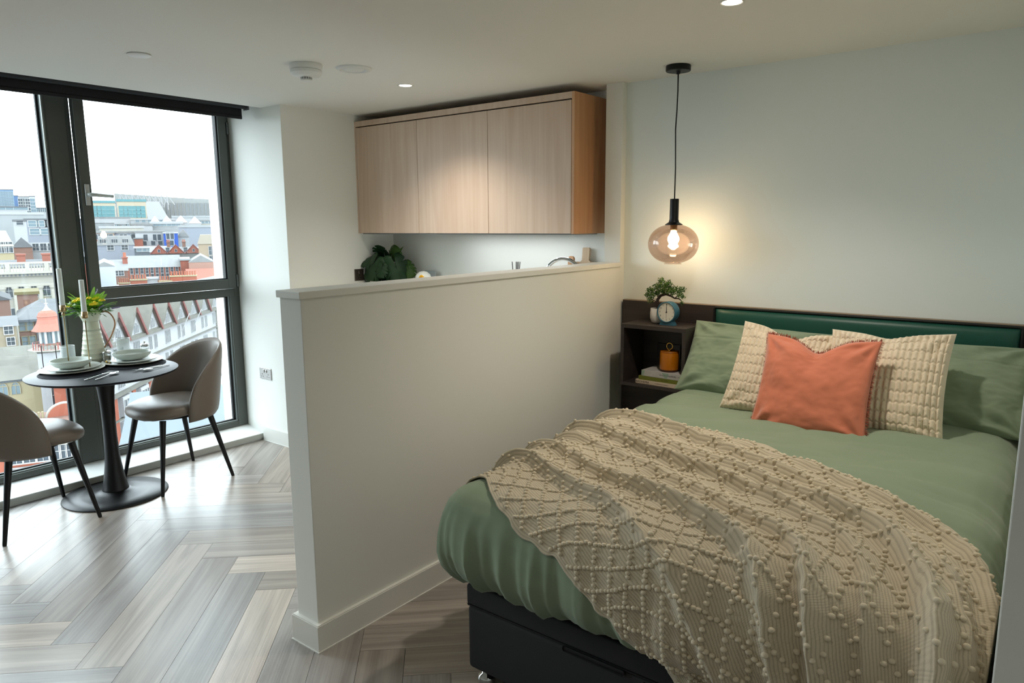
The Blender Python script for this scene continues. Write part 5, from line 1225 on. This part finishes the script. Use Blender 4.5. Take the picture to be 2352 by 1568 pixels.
sh = MB(); sh.box(-w/2, w/2, -.12, .05, z1-.15, z1); sh.obj('gutter', LEAD, o)
o, w, z1 = house('orange brick wing beside the turret, seen under the table top', 122, 190, 884, 56, 6, BRO, 'flat', .3, LEAD, rows=[(940, 1.4, .7, [.75])])
# parapet with curved gables
o, w = site('shaped_gable_wall', 'brick parapet wall with curved stone-capped gables, low in the left window', 'wall', 20, 200, 46.5, py=960)
zt = zof(70, 985, 47)
sh = MB(); sh.box(-w/2, w/2, 0, .5, 0, zt); sh.obj('wall', BR2, o)
sh = MB(); sh.box(-w/2, w/2, -.1, .6, zt, zt+.12); sh.obj('coping', ST, o)
for cpx, rpx, pyb in ((48, 20, 945), (148, 24, 945)):
    xx = (far(cpx, 950, 47)-far(20, 950, 47)).length-w/2; rr = rpx*47/FPX*1.25; zz = zof(60, pyb+22, 47)
    pts = [(xx+rr*math.cos(a), .1, zz+rr*.95*math.sin(a)) for a in [PI*k/14 for k in range(15)]]
    MB().poly([(xx+rr, .1, zt)]+pts+[(xx-rr, .1, zt)], (0, .3, 0)).obj('curved_gable', BRO, o)
    sh = MB(); sh.tube([(p[0], .25, p[2]) for p in pts], .11, 6); sh.obj('gable_coping', ST, o)
chimney(o, -w*.1, 0.3, zt-.4, .35, .35, .5, 2, potm=STC, ph=.6)
for i in range(5):
    px = 10+6*i; q = far(px, 935, 52); s_ = thing('shrub', 'green garden shrub below the chapel wall, low at the far left', 'shrub', q, group='shrubs by the chapel')
    sh = MB(); sh.ico((0, 0, 0), .42, 2, (1, 1, .8))
    for v in sh.bm.verts: v.co += v.co.normalized()*noise.noise(v.co*4+Vector((i, 0, 0)))*.18
    s_['label'] = ['leftmost low green shrub below the chapel wall', 'second green shrub from the left below the chapel wall', 'middle green shrub below the chapel wall', 'fourth green shrub from the left below the chapel wall', 'rightmost green shrub below the chapel wall'][i]
    sh.obj('foliage', GRN, s_)
    sh = MB(); sh.tube([(0, 0, -3.0), (0, 0, 0)], .06, 6); sh.obj('trunk', BR2, s_)
# brick street front at the foot of the left window
o, w, z1 = house('orange brick street front with white windows, at the foot of the left window', -40, 215, 1000, 44, 4, BRO, 'flat', .25, BR2, rows=[(1058, .85, .5, [.26, .38, .505, .62, .72, .79]), (1105, .85, .5, [.25, .35, .45, .55, .65, .75])], yaw=-10)
sh = MB(); sh.box(-w/2, w/2, -.3, 0, z1-.55, z1-.3); sh.obj('string_course', ST, o)
# middle distance in the sash
house('terrace front of brick, peach and grey units in a row', 213, 312, 535, 262, 12, GR, 'flat', .6, SL2, rows=[(549, 1.5, 1.1, [.08, .2, .33, .42, .66, .74, .93])], bars_=0)
for lb, a, b, m in (('brick', 213, 236, BR), ('peach', 236, 262, PCH)): house(lb+' faced end unit standing proud of the grey terrace', a, b, 536, 260, 2, m, 'flat', .4, SL2, rows=[(549, 1.5, 1.1, [.3, .7])], bars_=0)
o, w, z1 = house('grey mansard block with three groups of white dormer windows', 222, 308, 563, 236, 10, GR, 'mansard', 2.6, SL2, rows=[(574, 1.4, 1.6, [.36, .74])])
for f in (.12, .17, .22, .43, .48, .53, .72, .77, .82): window(o, -w/2+w*f, z1+.4, .55, 1.3, 0.1, 0)
house('white modern building with dark windows beside the blue one', 310, 376, 534, 252, 12, WH, 'flat', .6, SL2, rows=[(553, 2.0, 1.2, [.35, .68, .82]), (563, 1.4, 1.2, [.3, .6, .85])], bars_=0)
house('bright blue panelled block with four dark windows', 375, 408, 536, 246, 10, BLU, 'flat', .3, WH, rows=[(549, 2.1, 1.1, [.32, .58]), (564, 1.6, 1.8, [.45])], bars_=0)
house('plain red brick cube below the white modern building', 308, 328, 549, 244, 8, BR, 'flat', .3, SL)
house('pale grey gabled shed right of the blue block', 408, 434, 544, 250, 14, GRL, 'y', 2.5, SL2)
house('low grey building with a white balcony line in front of the blue block', 308, 390, 570, 225, 7, LEAD, 'flat', .4, WH, rows=[(577, 1.0, 1.4, fr_(6))], bars_=0, pm=PANL)
o, w, z1 = house('slate roofed row with three red brick gables', 345, 462, 578, 205, 9, SL2, 'x', 567, SL2)
for f in (.17, .50, .85):
    x = -w/2+w*f; sh = MB(); sh.poly([(x-1.9, -.4, z1-.4), (x, -.4, z1+1.7), (x+1.9, -.4, z1-.4)], (0, 4, 0)); gb = sh.obj('brick_gable', BR, o); window(gb, x, z1, .5, .65, -.4, 0)
    sh = MB(); sh.tube([(x-2.1, -.5, z1-.5), (x, -.5, z1+1.85), (x+2.1, -.5, z1-.5)], .12, 4); sh.obj('barge_board', BARGE, o)
for f in (.36, .67): chimney(o, -w/2+w*f, 3, z1+1.0, .8, .7, 1.3, 2, m=BR2, ph=.5)
for f in (.34, .69): window(o, -w/2+w*f, z1-.1, .9, 1.2, -.3, 1)
house('ornate tan stone building at the right edge of the sash', 455, 510, 560, 190, 10, cm('tan', (190, 170, 146)), 'mansard', 2.2, cm('tanroof', (176, 166, 150)), rows=[(585, 2.0, .8, [.5, .62, .74]), (605, 1.8, .8, [.5, .62, .74, .86]), (622, 1.8, .8, [.5, .62, .74, .86]), (640, 1.8, .8, [.5, .62, .74, .86])], bars_=1)
house('blank pinkish brick gable wall at the right of the sash', 433, 490, 602, 168, 14, PINK, 'y', 586, SL2, over=.05)
house('orange pantile roof at the foot of the sash on the right', 430, 492, 642, 165, 5, STC, 'x', 2.2, REDT)
o, w, z1 = house('long red brick building with a grey roof and ten windows in a row', 292, 414, 614, 172, 10, BR, 'x', 586, SL2, rows=[(627, 1.25, .55, fr_(10, .03, .98)), (642, 1.25, .55, fr_(10, .03, .98))], bars_=1)
house('brick end block joined to the long red building', 414, 434, 598, 171, 9, BR, 'flat', .4, GRL)
house('small brick and slate gabled house left of the long red building', 245, 293, 622, 160, 9, BR2, 'x', 596, SL2, rows=[(633, 1.0, .9, [.42, .68])], chims=[(.93, 3, .6, .9, .8, 1.7, 1)])
house('large blank pale blue-white gable wall behind the chimney pots', 216, 264, 612, 125, 14, cm('pale_blue', (208, 216, 226)), 'y', 601, SL2, over=.05)
house('block of red brick roofs at the left of the sash, behind the window post', 130, 222, 590, 180, 12, BR, 'x', 578, SL2, rows=[(605, 1.4, .9, fr_(6))])
# chimney stacks with clay pots
for lb, a, b, top, n in (('short brick chimney stack with three clay pots, leftmost', 226, 246, 656, 4), ('low brick chimney stack with five clay pots', 268, 293, 650, 5), ('brick chimney stack with six clay pots, standing higher', 296, 334, 642, 6), ('brick chimney stack with five clay pots near the centre', 362, 391, 645, 5), ('widest brick chimney stack with ten clay pots', 388, 449, 633, 10)):
    D = 136; o, w = site('chimney_stack', lb, 'chimney', a, b, D, 'chimney stacks with clay pots'); zt = zof((a+b)/2, top, D)
    sh = MB(); sh.box(-w/2, w/2, 0, 1.3, zt-9, zt-.12); sh.obj('stack', BRO, o); sh = MB(); sh.box(-w/2-.1, w/2+.1, -.1, 1.4, zt-.15, zt+.05); sh.obj('stack_cap', STC, o)
    for i in range(n):
        r = w/n*.36; MB().lathe([(0, 0), (r, 0), (r*.88, .58), (r*1.05, .61), (r*1.05, .72), (0, .72)], (-w/2+(i+.5)*w/n, .6, zt+.05), n=12).obj('chimney_pot', POT, o)
house('small white dormer box between the chimney stacks', 336, 362, 641, 137, 2, WH, 'flat', .1, WH)

house('red brick block with a flat roof that carries the clay pot chimney stacks', 218, 452, 668, 134, 12, BRO, 'flat', .4, SL2)
# the white gabled terrace that runs away from the window
dT = Vector((math.cos(2.31775), math.sin(2.31775), 0)); DA = 97.4; A = far(288, 778, DA); ze = A.z-GZ
te = thing('gabled_terrace', 'long white terrace with steep dormer gables edged in dark red, running away down the street', 'building', (A.x, A.y, GZ), (0, 0, math.atan2(dT.y, dT.x)))
X0T, LT = -5.6, 33.5
# local +x runs away down the street; the street front faces local -y or +y
loc_n = Matrix.Rotation(-te.rotation_euler.z, 3, 'Z') @ Vector((1, -0.2, 0)); S = 1 if loc_n.y > 0 else -1
def TY_(v): return -S*v   # v metres behind the front
def tbox(x0, x1, v0, v1, z0, z1): a, b = sorted((TY_(v0), TY_(v1))); return (x0, x1, a, b, z0, z1)
sh = MB(); sh.box(*tbox(X0T, LT, 0, 9, 0, ze)); sh.obj('wall', WH, te)
RH = 3.5
sh = MB(); a, b = TY_(-.3), TY_(9.3); sh.poly([(X0T, a, ze), (X0T, (a+b)/2, ze+RH), (X0T, b, ze)], (LT-X0T, 0, 0)); sh.obj('roof', SL3, te)
sh = MB(); sh.box(*tbox(X0T, LT, -.45, 0, ze-.4, ze)).box(*tbox(X0T, LT, -.3, 0, ze-3.3, ze-3.1)).box(*tbox(X0T, LT, -.5, 0, ze-6.3, ze-5.9)).box(*tbox(X0T, LT, -.3, 0, ze-9.2, ze-9.0)); sh.obj('cornice', SL3, te)
GP = 5.0
rz_f = 0 if S < 0 else PI
for k in range(-1, 8):
    x = k*GP-2.2; gh, gw = 3.05, 2.2
    if k == 3: gh *= .9
    sh = MB(); a, b = TY_(-.1), TY_(3.6)
    sh.poly([(x-gw, a, ze), (x+gw, a, ze), (x, a, ze+gh)], (0, b-a, 0)); q = sh.obj('gable', WH, te)
    sh = MB()
    for s in (-1, 1):
        sh.poly([(x+s*(gw+.3), TY_(-.4), ze-.15), (x+s*(gw-.03), TY_(-.4), ze-.15), (x, TY_(-.4), ze+gh-.1), (x, TY_(-.4), ze+gh+.4)], (0, TY_(3.6)-TY_(-.4), 0))
    sh.obj('gable_roof', SL3, te)
    sh = MB()
    for s in (1,):
        sh.poly([(x+s*(gw+.36), TY_(-.6), ze-.22), (x+s*(gw-.06), TY_(-.6), ze-.22), (x, TY_(-.6), ze+gh-.2), (x, TY_(-.6), ze+gh+.46)], (0, TY_(-.4)-TY_(-.6), 0))
    sh.obj('barge_board', BARGE, te)
    for dx in (-.42, 0, .42): window(te, x+dx, ze+.3, .28, 1.25 if dx == 0 else 1.0, TY_(-.12), 1, rz=rz_f)
    for lev in (1, 2):
        for dx in (-1.05, -.62, .62, 1.05) if (k+lev) % 2 else (-.66, -.22, .22, .66): window(te, x+dx, ze-3.0*lev+.5, .30, 1.7, TY_(0), 1, rz=rz_f)
    sh = MB(); sh.box(*tbox(x-2.5, x-1.55, -.12, 0, 0, ze-6.3)); sh.obj('brick_pier', BRO, te)
    for lev in (3, 4, 5):
        sh = MB(); sh.box(*tbox(x-1.2, x+1.2, -.6, 0, ze-3.0*lev+.2, ze-3.0*lev+2.5)); by = sh.obj('bay', WH, te)
        for dx in (-.72, 0, .72): window(by, x+dx, ze-3.0*lev+.55, .42, 1.6, TY_(-.6), 1, rz=rz_f)
# stone end of the terrace, farther along the street
sh = MB(); sh.box(*tbox(LT, LT+40, -.2, 12, 0, ze-.3)); sh.obj('stone_wing', cm('stone_wing', (176, 172, 162), noise_amt=.08, nscale=.6), te)
for k in range(12):
    for lev in (0, 1, 2): window(te, LT+2+3*k, ze-3.4-3.4*lev, .8, 2.1, TY_(-.2), 1, rz=rz_f)
sh = MB(); a, b = TY_(-.3), TY_(12); sh.poly([(LT, a, ze-.3), (LT, (a+b)/2, ze+4), (LT, b, ze-.3)], (40, 0, 0)); sh.obj('slate_roof', SL2, te)
nT = Matrix.Rotation(te.rotation_euler.z, 3, 'Z') @ Vector((0, S, 0))
for s_ in (17, 22):
    p = te.location+dT*s_+nT*.4; p.z = GZ+ze-1.6; fp = thing('flag_pole', 'slanting white flag pole on the terrace front, the '+('nearer' if s_ == 17 else 'farther')+' of two', 'pole', p, group='flag poles')
    sh = MB(); sh.tube([(0, 0, 0), (nT.x*1.3, nT.y*1.3, 2.6)], .06, 6); sh.obj('pole', WFR, fp)
# low flat roof below, pavement beyond
o, w = site('flat_roof_building', 'low building with a plain blue-grey flat roof under the chair', 'building', 275, 545, 50, py=900)
zr = zof(400, 925, 50)
sh = MB(); sh.box(-w*.42, w*.6, -12, 4, 0, zr-.05); sh.obj('wall', GR, o); sh = MB(); sh.box(-w*.42-.2, w*.6, -12.2, 4.2, zr-.05, zr+.1); sh.obj('roof', FLATB, o)
house('small pale building with a white parapet right of the chair back', 498, 560, 905, 58, 6, WH, 'flat', .3, GRL)
pv = MB(); pv.box(-14, 14, -9, 9, 0, .05); q = pv.obj('pavement', cm('paving_pink', (204, 160, 140))); q.location = far(330, 1030, 46)*1; q.location.z = GZ; struct(q)
